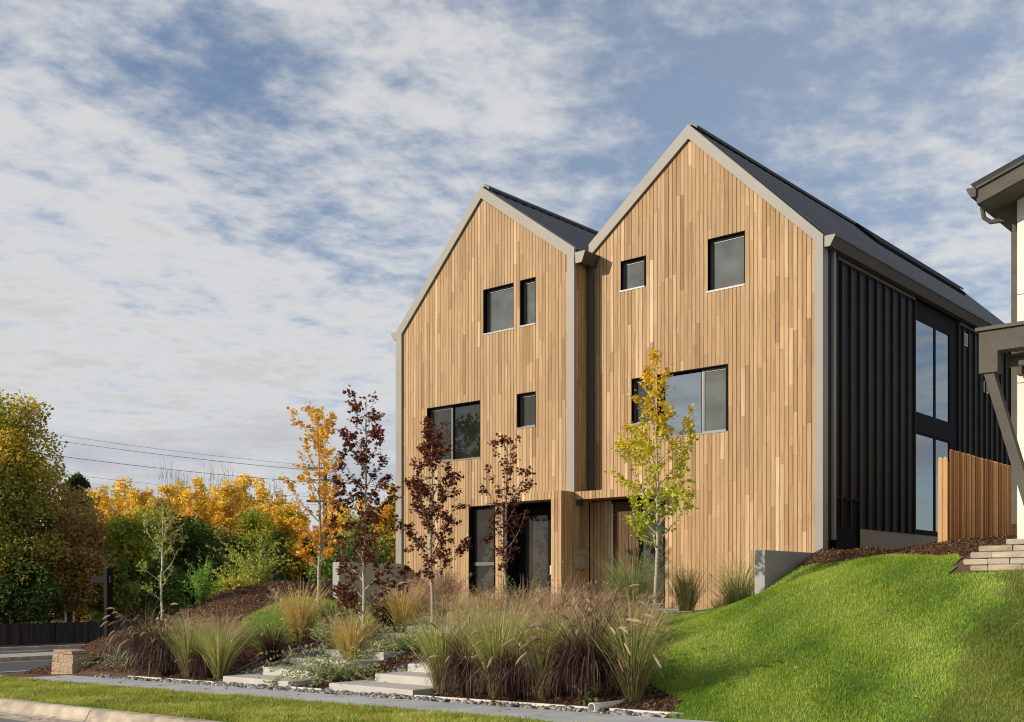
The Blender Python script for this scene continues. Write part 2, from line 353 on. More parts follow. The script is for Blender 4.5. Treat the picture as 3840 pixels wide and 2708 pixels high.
# garden soil: everything behind the pavement (cut out for flush slabs is unnecessary, they stand proud)
gridsheet('garden_ground',MULCH,-46,12,11.52,46,.16,lambda x,y:H(x,y))
gridsheet('lawn',LAWN,-13,9,11.56,22.4,.11,lambda x,y:H(x,y)+.02,LAWN_R)
gridsheet('side_lawn',LAWN,-24.2,-17.8,13,21.7,.11,lambda x,y:H(x,y)+.02,LAWN_L)
gridsheet('verge',LAWN,-27,14,8.05,10.3,.25,lambda x,y:zb(x)+.01+.03*np.sin(x*1.3)*np.sin(y*2))
gridsheet('verge_corner',FIELD,-46,-24.2,10.0,11.52,.5,lambda x,y:zb(x)-.012)
gridsheet('verge_corner',FIELD,-46,-27,-9,10.0,.5,lambda x,y:zb(x)-.01)
gridsheet('corner_ground',MULCH,-24.2,-22.4,10.3,11.52,.25,lambda x,y:zb(x)-.005)
gridsheet('street',M['asphalt_old'],-27,40,-9,7.42,.5,lambda x,y:zb(x)-.17)
gridsheet('far_verge',LAWN,-60,60,-70,-9,2,lambda x,y:-.2+0*x)
gridsheet('distant_ground',FIELD,-900,900,-600,1200,60,lambda x,y:-2.35+0*x)
gridsheet('roadside_dirt',MULCH,-76,-42,-40,140,2,lambda x,y:-2.06+0*x)
gridsheet('side_street',M['asphalt'],-67,-43,-40,140,2,lambda x,y:-2.0+0*x)
mb=MB()
for x in (-48.8,-62.4): mb.box(x-.09,x+.09,-40,140,-1.999,-1.994)
for k in range(-6,20): mb.box(-51.8,-51.65,k*9,k*9+3,-1.999,-1.994)
for k in range(-6,20): mb.box(-65.0,-64.85,k*9+2,k*9+5,-1.999,-1.994)
struct(mb.build('white_road_markings',M['paint']))
mb=MB(); mb.box(-55.5,-55.35,-40,140,-1.999,-1.994); struct(mb.build('yellow_road_markings',M['ypaint']))
mb=MB(); mb.box(-59.6,-56.8,-40,140,-2.0,-1.84); mb.box(-67.3,-67.0,-40,140,-2.05,-1.86); struct(mb.build('median_kerb',M['curb']))
# kerb and gutter pan in cast lengths, pavement in panels with joints
def zs(x): return float(zb(x))
mb=MB(); mp_=MB(); x=-26.8
while x<14:
    x1=x+3.0; g=.012; a,b=zs(x),zs(x1)
    prof=[(7.42,-.168),(7.80,-.155),(7.845,-.13),(7.90,-.02),(7.93,.005),(7.97,.015),(8.08,.015),(8.08,-.25),(7.42,-.25)]
    n=len(prof); V=[(x+g,y,z+a) for y,z in prof]+[(x1-g,y,z+b) for y,z in prof]
    mb.add(V,[(i,(i+1)%n,(i+1)%n+n,i+n) for i in range(n)]); m0=mb.n-2*n
    mb.f.append(np.array([[m0+i for i in range(n)]])); mb.f.append(np.array([[m0+n+i for i in range(n)][::-1]]))
    x=x1
struct(mb.build('kerb',M['curb']))
mb=MB(); x=-22.5
while x<12:
    x1=x+1.5; a,b=zs(x),zs(x1); g=.006
    for y0,y1 in ((10.3,11.5),):
        V=[(x+g,y0,a-.1),(x1-g,y0,b-.1),(x1-g,y1,b-.1),(x+g,y1,a-.1),(x+g,y0,a+.025),(x1-g,y0,b+.025),(x1-g,y1,b+.025),(x+g,y1,a+.025)]
        mb.hexa(V)
    x=x1
struct(mb.build('pavement',M['sidewalk']))
mb=MB(); mb.box(-24.0,-11.2,20.4,23.9,.9,1.155); struct(mb.build('entry_patio',M['concrete']))
# ------------------------------------------------------------------ grass blades (uncountable)
def fbm(x,y,s,seed):
    r=np.random.default_rng(seed); o=np.zeros_like(x)
    for k in range(4):
        for q in range(3):
            a=r.uniform(0,2*PI); f=s*(2**k)*r.uniform(.7,1.3); o+=np.sin((x*np.cos(a)+y*np.sin(a))*f+r.uniform(0,6.3))/(1.6**k)
    return o/5
def blades(name,n,poly,fz,h,hvar,w,cols,label,seed,lean=.5,colfn=None,rect=None):
    r=np.random.default_rng(seed); P=np.array(poly)
    x0,y0=P.min(0);x1,y1=P.max(0)
    x=r.uniform(x0,x1,n*2);y=r.uniform(y0,y1,n*2); k=inpoly(x,y,poly)
    # denser near the camera
    d=np.hypot(x,y); k&=r.random(len(x))<np.clip((15/d)**1.5,.25,1); x=x[k][:n];y=y[k][:n]; n=len(x)
    z=fz(x,y) if len(x)<60000 else np.concatenate([fz(x[i:i+50000],y[i:i+50000]) for i in range(0,n,50000)])
    tuft=fbm(x,y,3.2,seed)+.6*fbm(x,y,11,seed+1)
    hh=h*(1+hvar*tuft+r.normal(0,.22,n)).clip(.35,2.2)
    th=r.uniform(0,2*PI,n)+tuft*1.5; l=np.abs(r.normal(lean,.25,n))*hh
    dx,dy=np.cos(th)*l,np.sin(th)*l; wx,wy=-np.sin(th+r.normal(0,.8,n)),np.cos(th)
    nn=np.hypot(wx,wy); wx,wy=wx/nn*w/2,wy/nn*w/2
    b0=np.c_[x-wx,y-wy,z]; b1=np.c_[x+wx,y+wy,z]
    m0=np.c_[x+dx*.35-wx*.8,y+dy*.35-wy*.8,z+hh*.6]; m1=np.c_[x+dx*.35+wx*.8,y+dy*.35+wy*.8,z+hh*.6]; t=np.c_[x+dx,y+dy,z+hh*.95]
    V=np.stack([b0,b1,m0,m1,t],1).reshape(-1,3); i=np.arange(n)*5
    c=np.array(cols); f=np.clip(.48+.22*np.sin((x*.75+y*.62)*2.9+.6*np.sin(y*.9))*(seed==11)+.2*fbm(x,y,.8,seed+5)+.34*fbm(x,y,3.3,seed+6)+r.normal(0,.24,n),0,1)*(len(c)-1); a=np.floor(f).astype(int).clip(0,len(c)-2); f=(f-a)[:,None]
    C=c[a]*(1-f)+c[a+1]*f
    if colfn is not None: C=colfn(x,y,C,r)
    C=C*r.uniform(.8,1.2,(n,1))
    Cv=np.repeat(C,5,0)
    mb=MB(); mb.add(V,np.c_[i,i+1,i+3,i+2],Cv); mb.f.append(np.c_[i+2,i+3,i+4])
    return stuff(mb.build(name,M['blade']),label,'grass')
G1=[(.10,.19,.016),(.23,.36,.024),(.38,.49,.045),(.54,.60,.14)]
def rightcol(x,y,C,r):
    e=x-(-4.4-.11*(y-11.6))+.12*np.sin(y*2.3)+.08*np.sin(y*7+1)+r.normal(0,.06,len(x)); k=e>0; C=C.copy(); C[k]*=np.array([.76,.66,.8]); 
    s=k&(r.random(len(x))<.12); C[s]=np.array([.23,.2,.08])
    pale=(np.abs(e+.35+.15*np.sin(y*3))<.35); C[pale]=C[pale]*1.15+np.array([.03,.03,.02]); return C
blades('lawn_grass',480000,LAWN_R,lambda x,y:H(x,y)+.015,.045,.35,.006,G1,'short green lawn grass covering the slope beside the timber house',11,colfn=rightcol)
blades('side_lawn_grass',45000,LAWN_L,lambda x,y:H(x,y)+.015,.06,.35,.008,G1,'small patch of bright green lawn grass beside the left stair run',12)
G2=[(.13,.175,.018),(.32,.37,.035),(.55,.57,.085),(.80,.76,.25)]
blades('verge_grass',230000,[(-26.5,8.08),(3,8.08),(3,10.33),(-22,10.33),(-26.5,10.9)],lambda x,y:zb(x)+.0,.07,.45,.0065,G2,'strip of sunlit green grass between the kerb and the pavement',13,lean=.6)
# ------------------------------------------------------------------ mulch chips, pebbles, fallen leaves
def chips(name,n,region,cols,smin,smax,label,seed,dz=.012,wr=.28):
    r=np.random.default_rng(seed); P=np.array(region); x0,y0=P.min(0);x1,y1=P.max(0)
    x=r.uniform(x0,x1,n);y=r.uniform(y0,y1,n); k=inpoly(x,y,region)&~inpoly(x,y,LAWN_R)&~inpoly(x,y,LAWN_L)
    d=np.hypot(x,y)
    x=x[k];y=y[k];n=len(x)
    z=np.concatenate([H(x[i:i+50000],y[i:i+50000]) for i in range(0,n,50000)])+dz
    L=r.uniform(smin,smax,n);W=L*wr*r.uniform(.6,1.3,n);a=r.uniform(0,2*PI,n); ti=r.normal(0,.35,n); tj=r.normal(0,.3,n)
    ux=np.c_[np.cos(a)*L/2,np.sin(a)*L/2,np.sin(ti)*L/2]; uy=np.c_[-np.sin(a)*W/2,np.cos(a)*W/2,np.sin(tj)*W/2]; c=np.c_[x,y,z+np.abs(np.sin(ti))*L*.4]
    V=np.stack([c-ux-uy,c+ux-uy*.5,c+ux*.9+uy,c-ux+uy],1).reshape(-1,3); i=np.arange(n)*4
    cc=np.array(cols); C=cc[r.integers(0,len(cc),n)]*r.uniform(.7,1.3,(n,1))
    mb=MB(); mb.add(V,np.c_[i,i+1,i+2,i+3],np.repeat(C,4,0)); return stuff(mb.build(name,M['chip']),label,'mulch')
BC=[(.12,.062,.036),(.17,.09,.05),(.08,.042,.026),(.24,.14,.08),(.055,.032,.022),(.15,.08,.05)]
chips('bank_mulch',190000,[(-27.5,11.9),(-17.6,11.9),(-17.6,18.5),(-24,20.4),(-24.3,24),(-28,24)],[tuple(1.9*q for q in c) for c in BC]+BC+[(.34,.22,.12)],.018,.07,'brown bark mulch covering the bank left of the house',21)
chips('bed_mulch',60000,[(-12.2,11.85),(-7.5,11.85),(-7.8,13),(-10,15),(-12,18),(-12.2,18)],BC+[(.28,.17,.08),(.16,.10,.045)],.018,.07,'brown bark mulch under the front bed of grasses',22)
chips('median_mulch',14000,[(-15.3,11.9),(-14.45,11.9),(-14.45,18),(-15.3,18)],BC+[(.2,.12,.05)],.018,.07,'strip of brown mulch between the two stair runs',23)
chips('side_mulch',80000,[(-11.2,20.7),(-6.2,18.5),(-5.6,20),(-6.2,26),(-10.9,30),(-10.95,20.7)],BC+[(.30,.17,.08),(.22,.12,.06)],.02,.075,'brown bark mulch between the lawn and the dark side wall',24)
def pebbles(name,n,rects,label,seed,smin=.03,smax=.065):
    r=np.random.default_rng(seed); tv=[]; nl,nm=5,7
    for i in range(1,nl):
        ph=PI*i/nl
        for j in range(nm): tv.append((math.sin(ph)*math.cos(2*PI*j/nm),math.sin(ph)*math.sin(2*PI*j/nm),math.cos(ph)))
    tv=np.array(tv+[(0,0,1),(0,0,-1)]); q=[];t3=[]; T=len(tv)
    for i in range(nl-2):
        for j in range(nm): k=(j+1)%nm; q.append((i*nm+j,(i+1)*nm+j,(i+1)*nm+k,i*nm+k))
    for j in range(nm): k=(j+1)%nm; t3.append((T-2,j,k)); t3.append((T-1,(nl-2)*nm+k,(nl-2)*nm+j))
    q=np.array(q);t3=np.array(t3); ar=np.array([(b-a)*(d-c) for a,b,c,d in rects]); w_=r.choice(len(rects),n,p=ar/ar.sum()); R=np.array(rects)[w_]
    x=r.uniform(R[:,0],R[:,1]);y=r.uniform(R[:,2],R[:,3]); z=H(x,y); z=np.where(y<11.9,zb(x)+.005,z-.02)+r.uniform(0,.03,n)
    s=r.uniform(smin,smax,n); S=np.c_[s*r.uniform(.9,1.3,n),s*r.uniform(.65,1,n),s*r.uniform(.42,.7,n)]; a=r.uniform(0,PI,n)
    Vl=tv[None]*S[:,None]; ca,sa=np.cos(a)[:,None],np.sin(a)[:,None]; tl=r.normal(0,.3,n)[:,None]
    X=Vl[...,0]*ca-Vl[...,1]*sa; Y=Vl[...,0]*sa+Vl[...,1]*ca; Zz=Vl[...,2]+X*tl
    V=np.stack([X+x[:,None],Y+y[:,None],Zz+z[:,None]],-1).reshape(-1,3); o=np.arange(n)[:,None,None]*T
    cc=np.array([(.30,.285,.26),(.22,.215,.205),(.38,.355,.31),(.26,.25,.23),(.34,.30,.25),(.17,.17,.17)])
    C=cc[r.integers(0,len(cc),n)]*r.uniform(.8,1.15,(n,1))
    mb=MB(); mb.add(V,(q[None]+o).reshape(-1,4),np.repeat(C,T,0)); mb.f.append((t3[None]+o).reshape(-1,3))
    return stuff(mb.build(name,M['pebble'],smooth=True),label,'pebbles')
pebbles('river_pebbles',9500,[(-21.5,-7.4,11.53,11.80),(-17.75,-15.25,11.8,19.6),(-14.45,-12.1,11.8,19.6)],'smooth grey river pebbles along the pavement and around the stair slabs',31)
def scatter_leaves(name,n,rects,cols,label,seed,fz):
    r=np.random.default_rng(seed); mb=MB()
    for k in range(n):
        a,b,c,d=rects[k%len(rects)]; x=r.uniform(a,b);y=r.uniform(c,d);z=float(fz(x,y)); s=r.uniform(.03,.055); th=r.uniform(0,6.3)
        P=[(x+math.cos(th+i*PI/3)*s*(1 if i%2 else .55),y+math.sin(th+i*PI/3)*s*(1 if i%2 else .55),z+.01+r.uniform(0,.025)) for i in range(6)]
        mb.add(P,[tuple(range(6))],cols[r.integers(len(cols))])
    return stuff(mb.build(name,M['leaf']),label,'leaves')
scatter_leaves('fallen_leaves',240,[(-25,-4,8.2,10.2)]*2+[(-22,-8,10.4,11.8),(-24,-17,13,20),(-24,-10,7.45,7.9),(-17,-8,12,17),(-7,-4,12,17)],[(.45,.2,.04),(.5,.3,.08),(.3,.08,.03),(.55,.45,.3)],'dry orange and tan leaves fallen on grass and paving',41,
   lambda x,y:(float(zb(x))+(.05 if y<10.3 else .03) if y<11.5 else float(H(x,y)[0])+.05) if y>7.95 else float(zb(x))-.15)
# ------------------------------------------------------------------ stair slabs, edgings, pipe
ORD=['first','second','third','fourth','fifth','sixth','seventh','eighth','ninth']
def slab(name,x0,x1,y0,y1,z1,label,group,seed):
    r=random.Random(seed); mb=MB(); b=.012; h=.15
    lo=[(x0,y0),(x1,y0),(x1,y1),(x0,y1)]; inn=[(x0+b,y0+b),(x1-b,y0+b),(x1-b,y1-b),(x0+b,y1-b)]
    V=[(x,y,z1-h) for x,y in lo]+[(x,y,z1-b) for x,y in lo]+[(x,y,z1) for x,y in inn]
    F=[(0,3,2,1),(8,9,10,11)]
    for k in range(4): j=(k+1)%4; F+=[(k,j,j+4,k+4),(k+4,j+4,j+8,k+8)]
    mb.add(V,F); o=mb.build(name,M['concrete'],origin=((x0+x1)/2,(y0+y1)/2,z1-h)); tag(o,label,'step',group)
for k in range(9):
    y0=11.92+.72*k; z=.015+.14*k; xo=[0,.25,.1,.3,.12,.28,.15,.3,.2][k]
    slab('step_slab',-17.4+xo,-15.45+xo*.3,y0,y0+.95,z,'%s pale concrete slab up from the pavement in the left stair run'%ORD[k],'concrete slabs of the left stair run',k)
for k in range(9):
    y0=11.90+.72*k; z=.055+.135*k; xo=[-.05,.3,.35,.3,.35,.3,.35,.3,.35][k]
    slab('step_slab',-14.28+xo,-12.3+xo*.3,y0,y0+.92,z,'%s pale concrete slab up from the pavement in the right stair run'%ORD[k],'concrete slabs of the right stair run',k+20)
def strip(name,pts,w,h0,h1,m,label,cat,group=None,fz=None):
    mb=MB()
    for (xa,ya),(xb,yb) in zip(pts[:-1],pts[1:]):
        za=float(H(xa,ya)[0]) if fz is None else fz(xa); zb_=float(H(xb,yb)[0]) if fz is None else fz(xb)
        d=Vector((xb-xa,yb-ya,0)).normalized(); n=Vector((-d.y,d.x,0))*w/2
        V=[(xa-n.x,ya-n.y,za+h0),(xb-n.x,yb-n.y,zb_+h0),(xb+n.x,yb+n.y,zb_+h0),(xa+n.x,ya+n.y,za+h0),(xa-n.x,ya-n.y,za+h1),(xb-n.x,yb-n.y,zb_+h1),(xb+n.x,yb+n.y,zb_+h1),(xa+n.x,ya+n.y,za+h1)]
        mb.hexa(V)
    o=mb.build(name,m,origin=(pts[0][0],pts[0][1],0)); tag(o,label,cat,group); return o
fz_=lambda x:float(zb(x))
def seg(a,b,y,n): 
    xs=np.linspace(a,b,n+1); return [(float(x),y) for x in xs]
for a,b,l in ((-20.6,-17.6,'white edging board along the left bed between pebbles and grasses'),(-15.35,-14.45,'short white edging board between the two lowest stair slabs'),(-12.2,-8.75,'long white edging board in front of the right bed of grasses'),(-8.5,-7.35,'white edging board right of the drain pipe by the lawn')):
    strip('edging_board',seg(a,b,11.84,6),.03,-.05,.062,M['edge'],l,'edging','white edging boards along the pavement',fz_)
for x,y1,l in ((-17.85,18.3,'dark steel edging left of the left stair run'),(-15.32,18.3,'dark steel edging right of the left stair run'),(-14.42,18.3,'dark steel edging left of the right stair run'),(-11.98,14.2,'dark steel edging right of the right stair run')):
    strip('steel_edging',[(x,y) for y in np.arange(11.86,y1,.4)],.02,-.05,.045,M['steel'],l,'edging','steel edgings beside the stair runs')
mb=MB(); path=[(-8.75,11.70,.055),(-8.62,11.9,.06),(-8.55,12.4,.07)]
P=np.array(path); n=16; th=np.arange(n)*2*PI/n
def ringpts(c,r): return [(c[0]+math.cos(t)*r,c[1],c[2]+math.sin(t)*r) for t in th]
rings=[ringpts((-8.72,11.72,.05),.062),ringpts((-8.68,11.83,.05),.062),ringpts((-8.68,11.83,.05),.054),ringpts((-8.64,12.5,.06),.054)]
inn=[ringpts((-8.72,11.72,.05),.050),ringpts((-8.64,12.4,.06),.048)]
V=[p for q in rings for p in q]; mb.add(V,[(i+j*n,(i+1)%n+j*n,(i+1)%n+(j+1)*n,i+(j+1)*n) for j in range(3) for i in range(n)])
V=[p for q in inn for p in q]; mb.add(V,[(i+n,(i+1)%n+n,(i+1)%n,i) for i in range(n)])
V=rings[0]+inn[0]; mb.add(V,[(i,(i+1)%n,(i+1)%n+n,i+n) for i in range(n)])
tag(mb.build('drain_pipe',M['pvc'],origin=(-8.68,11.8,.0)),'open white round drain pipe poking out beside the pebbles','pipe')
# ------------------------------------------------------------------ the timber house
YL,YR,XR,XL,XM=22.95,23.56,-10.97,-24.42,-17.6
house=thing('twin_gable_house','tall three-storey house with two timber-clad gables and dark metal side walls','house',(-17.6,23.0,1.13))
TONES=np.array([(.47,.325,.165),(.42,.285,.14),(.52,.37,.20),(.37,.245,.115),(.58,.43,.25),(.45,.31,.16),(.49,.345,.18),(.31,.20,.095),(.47,.33,.175),(.43,.29,.145),(.66,.53,.35)])
TP=np.array([.16,.15,.13,.07,.05,.15,.14,.025,.11,.12,.008]); TP/=TP.sum()
def cladding(mb,axis,c,u0,u1,base,top,holes,pitch=.114,seed=0,out=-1,th=.02,lens=(.5,2.8),tint=(1,1,1)):
    """vertical boards; axis 'x': face at y=c running along x; axis 'y': face at x=c running along y"""
    r=np.random.default_rng(seed); n=max(1,int(round((u1-u0)/pitch))); p=(u1-u0)/n
    for k in range(n):
        a=u0+k*p+.007; b=u0+(k+1)*p-.007; m=(a+b)/2
        za=base(m) if callable(base) else base
        ta,tb=(top(a),top(b)) if callable(top) else (top,top)
        spans=[(za,None)]
        hs=sorted([(h[2],h[3]) for h in holes if h[0]<m<h[1]])
        segs=[];cur=za
        for h0,h1 in hs:
            if h0>cur: segs.append((cur,h0,False))
            cur=max(cur,h1)
        segs.append((cur,None,True))
        for s0,s1,last in segs:
            zt=min(ta,tb) if last else s1
            z=s0; cut=r.uniform(.2,lens[1]); first=True
            while True:
                e=z+cut; fin=e>=zt-.35
                col=TONES[r.choice(len(TONES),p=TP)]*r.uniform(.92,1.08)*np.array(tint)
                t1,t2=((ta,tb) if last else (s1,s1)) if fin else (e,e)
                d=r.uniform(0,.0025)
                if axis=='x':
                    y0,y1=(c+d,c+th) if out<0 else (c-th,c-d)
                    V=[(a,y0,z),(b,y0,z),(b,y1,z),(a,y1,z),(a,y0,t1-.002),(b,y0,t2-.002),(b,y1,t2-.002),(a,y1,t1-.002)]
                else:
                    x0,x1=(c-th,c-d)
                    V=[(x1,a,z),(x1,b,z),(x0,b,z),(x0,a,z),(x1,a,t1-.002),(x1,b,t2-.002),(x0,b,t2-.002),(x0,a,t1-.002)]
                mb.hexa(V,col)
                if fin: break
                z=e; cut=r.uniform(*lens)
def lin(x0,z0,x1,z1): return lambda x:z0+(z1-z0)*(x-x0)/(x1-x0)
PLX,PLZ=-20.92,13.05; PRX,PRZ=-14.49,13.21     # ridges
topL=lambda x:(9.39+(x+24.16)*(12.70-9.39)/3.24) if x<PLX else 12.70-(x-PLX)*(12.70-10.47)/3.1
topR=lambda x:(10.59+(x+17.46)*(12.85-10.59)/2.97) if x<PRX else 12.85-(x-PRX)*(12.85-9.60)/3.37
WL=[(-20.88,-19.74,8.86,10.13),(-19.52,-18.96,8.87,10.14),(-23.14,-21.01,5.39,7.02),(-19.64,-18.97,6.08,7.03)]
WEL=(-21.45,-20.47,1.38,4.02)
WR=[(-13.99,-12.95,8.96,10.26),(-16.62,-15.83,9.44,10.23),(-16.28,-15.60,5.92,7.11),(-15.46,-13.45,5.49,7.12)]
mb=MB(); cladding(mb,'x',YL,-24.17,-17.83,1.15,topL,WL+[WEL,(-20.1,-17.6,0,4.02)],seed=3); mb.build('cladding',M['wood'],house)['label']='left timber gable of narrow vertical boards'
mb=MB(); cladding(mb,'x',YR,-17.6,-11.13,1.15,topR,WR+[(-17.62,-15.25,0,4.02)],seed=5); mb.build('cladding',M['wood'],house)['label']='right taller timber gable of narrow vertical boards'
mb=MB(); cladding(mb,'y',XM,YL+.02,YR+.0,4.2,10.3,[],seed=7); mb.build('cladding',M['wood'],house)['label']='narrow return of timber boards between the gables'
# masses behind the boards
def body(poly,y0,y1): mb=MB(); mb.prism_y(poly,y0,y1); return mb
bl=[(-24.38,.6),(-17.64,.6),(-17.64,10.35),(PLX,12.72),(-24.38,9.2)]
br=[(-17.55,.6),(-11.03,.6),(-11.03,9.45),(PRX,12.8),(-17.55,10.45)]
def walled(nm,x0,x1,y,holes,top,y1,m,z0=.6):
    """dark wall behind the boards with real openings: vertical strips between hole edges"""
    mb=MB(); xs=sorted(set([x0,x1]+[h for q in holes for h in q[:2] if x0<h<x1]+[PLX if x0<PLX<x1 else PRX]))
    for a,b in zip(xs[:-1],xs[1:]):
        m_=(a+b)/2; hs=sorted([(q[2],q[3]) for q in holes if q[0]<m_<q[1]]); cur=z0
        for h0,h1 in hs:
            if h0>cur: mb.box(a,b,y,y1,cur,h0)
            cur=h1
        V=[(a,y,cur),(b,y,cur),(b,y1,cur),(a,y1,cur),(a,y,top(a)-.03),(b,y,top(b)-.03),(b,y1,top(b)-.03),(a,y1,top(a)-.03)]; mb.hexa(V)
    return mb.build(nm,m,house)
walled('backing_wall',-24.38,-17.63,YL+.022,WL+[WEL,(-20.1,-17.63,.6,4.02)],lambda x:topL(x)+.05,YL+.2,M['black'])
walled('backing_wall',-17.58,-11.03,YR+.022,WR+[(-17.58,-15.25,.6,4.02)],lambda x:topR(x)+.05,YR+.2,M['black'])
body(bl,YL+.95,36).build('wall',M['siding'],house)['label']='dark body of the left gable'
body(br,YR+.55,43).build('wall',M['siding'],house)['label']='dark body of the right gable'
# side skins that close the front metre
mb=MB(); mb.box(-24.38,-24.3,YL+.2,YL+.95,.6,9.3); mb.build('side_skin',M['siding'],house)
mb=MB(); mb.box(-11.1,-11.03,YR+.2,YR+.55,.6,9.5); mb.build('side_skin',M['siding'],house)
# windows
def window(x0,x1,z0,z1,y,panes,sill_m,proud=.0,reveal=.14):
    """panes: list of (fraction0, fraction1, material, sash?)"""
    mb=MB(); t=.02
    # dark reveal liner
    mb.box(x0-.004,x0+t,y+.004,y+reveal+.06,z0,z1); mb.box(x1-t,x1+.004,y+.004,y+reveal+.06,z0,z1)
    mb.box(x0+t,x1-t,y+.004,y+reveal+.06,z1-t,z1+.004)
    mb.box(x0+t,x1-t,y+reveal+.1,y+reveal+.12,z0,z1-t)
    wdw=mb.build('window',M['black'],house)
    s=MB(); s.box(x0-.0,x1+.0,y-.012,y+reveal+.03,z0-.02,z0+.02); s.build('sill',M[sill_m],wdw)
    W=x1-x0-2*t
    for f0,f1,pm,sash in panes:
        a=x0+t+W*f0; b=x0+t+W*f1; e=z0+.02; g=z1-t; fw=.05 if sash else .035
        yy=y+reveal-(.0 if sash else -.02); f=MB()
        f.box(a,a+fw,yy,yy+.05,e,g); f.box(b-fw,b,yy,yy+.05,e,g); f.box(a+fw,b-fw,yy,yy+.05,e,e+fw); f.box(a+fw,b-fw,yy,yy+.05,g-fw,g)
        if sash: f.box(a+fw,a+fw+.02,yy+.012,yy+.045,e+fw,g-fw); f.box(a+fw+.02,b-fw,yy+.012,yy+.045,g-fw-.02,g-fw)
        f.build('frame',M['frame' if sash else 'black'],wdw)
        gl=MB(); gl.box(a+fw-.005,b-fw+.005,yy+.03,yy+.04,e+fw-.005,g-fw+.005); gl.build('pane',M[pm],wdw)
    return wdw
window(*WL[0],YL,[(0,1,'pane_shade',1)],'sill'); window(*WL[1],YL,[(0,1,'pane_shade',1)],'sill')
window(*WL[2],YL,[(0,.43,'pane_screen',1),(.43,1,'pane_dark',0)],'frame'); window(*WL[3],YL,[(0,1,'pane_screen',1)],'frame')
window(*WR[0],YR,[(0,1,'pane_shade',1)],'sill'); window(*WR[1],YR,[(0,1,'pane_shade',1)],'sill')
window(*WR[2],YR,[(0,1,'pane_screen',1)],'frame'); window(*WR[3],YR,[(0,.62,'pane_sky',0),(.62,1,'pane_shade',1)],'frame')
wt=window(*WEL,YL,[(0,1,'pane_screen',0)],'frame',reveal=.16)
mb=MB(); mb.box(WEL[0]+.06,WEL[1]-.06,YL+.17,YL+.2,2.32,2.42); mb.build('rail',M['frame'],wt)
# metal trims
def trim(name,pts,y0,y1,m='trim'):
    mb=MB(); mb.prism_y(pts,y0,y1); return mb.build(name,M[m],house)
yl0,yr0=YL-.07,YR-.07
ex=.0
trim('corner_trim',[(-24.42,1.05),(-24.17,1.05),(-24.17,9.37),(-24.42,9.46)],yl0,YL+.2)
trim('rake_trim',[(-24.42,9.46),(-24.17,9.37),(PLX,12.72),(PLX,13.05)],yl0,YL+.2)
trim('rake_trim',[(PLX,13.05),(PLX,12.72),(-17.83,10.48),(-17.59,10.64)],yl0,YL+.2)
trim('corner_trim',[(-17.83,4.2),(-17.59,4.2),(-17.59,10.64),(-17.83,10.48)],yl0,YL+.03)
trim('rake_trim',[(-17.57,10.86),(-17.57,10.52),(PRX,12.86),(PRX,13.22)],yr0,YR+.2)
trim('rake_trim',[(PRX,13.22),(PRX,12.86),(-11.13,9.62),(-10.93,9.72)],yr0,YR+.2)
trim('corner_trim',[(-11.13,1.0),(-10.93,1.0),(-10.93,9.72),(-11.13,9.62)],yr0,YR+.2)
# ribbed metal roofs
def roofslope(x0,z0,x1,z1,y0,y1,pitch=.4,amp=.028,lift=.03):
    per=8; n=int((y1-y0)/pitch*per); ys=np.linspace(y0,y1,n+1); ph=(ys-y0)/pitch*2*PI
    pz=amp*np.clip(np.sin(ph)*1.6,-1,1)
    dx,dz=x1-x0,z1-z0; L=math.hypot(dx,dz); nx,nz=-dz/L,dx/L
    if nz<0: nx,nz=-nx,-nz
    A=np.c_[x0+nx*(lift+pz),ys,z0+nz*(lift+pz)]; B=np.c_[x1+nx*(lift+pz),ys,z1+nz*(lift+pz)]
    A2=A-np.array([nx,0,nz])*.09; B2=B-np.array([nx,0,nz])*.09
    V=np.concatenate([A,B,A2,B2]); i=np.arange(n); m=n+1
    F=np.concatenate([np.c_[i,i+m,i+m+1,i+1],np.c_[i+2*m,i+2*m+1,i+3*m+1,i+3*m],np.c_[i+m,i+3*m,i+3*m+1,i+m+1]])
    mb=MB(); mb.add(V,F); mb.f.append(np.array([[0,2*m,3*m,m]])); mb.f.append(np.array([[n,n+m,n+3*m,n+2*m]])); return mb
roofL=None
def roof(label,slopes,ridge,y0,y1):
    mb=MB()
    for s in slopes:
        q=roofslope(*s); mb.v+=q.v; mb.c+=q.c; mb.f+=[f+mb.n for f in q.f]; mb.n+=q.n
    r=mb.build('roof',M['roofing'],house); r['label']=label
    x,z=ridge; c=MB(); c.prism_y([(x-.17,z-.04),(x,z+.09),(x+.17,z-.04),(x+.15,z-.10),(x,z+.02),(x-.15,z-.10)],y0,y1); c.build('ridge_cap',M['roofing'],r)
    b=MB(); y=y0+.3; b.box(x-.11,x+.11,y0+.2,y1-.2,z-.12,z-.04)
    while y<y1-.5: b.box(x-.135,x+.135,y,y+.2,z-.1,z-.02); y+=.4
    b.build('ridge_vent',M['black'],r)
    return r
roof('ribbed charcoal roof of the left gable',[(-24.46,9.40,PLX,13.0,YL+.1,36.1),(PLX,13.0,-17.5,10.52,YL+.1,36.1)],(PLX,13.08),YL+.1,36.1)
rr=roof('ribbed charcoal roof of the right gable',[(-17.6,10.76,PRX,13.16,YR+.1,43.1),(PRX,13.16,-10.88,9.66,YR+.1,43.1)],(PRX,13.24),YR+.1,43.1)
sk=MB()
sk.hexa([(-14.3,33,13.0),(-13.6,33,12.32),(-13.6,41,12.32),(-14.3,41,13.0),(-14.24,33,13.14),(-13.54,33,12.44),(-13.54,41,12.44),(-14.24,41,13.14)])
sk.build('skylight',M['black'],rr)
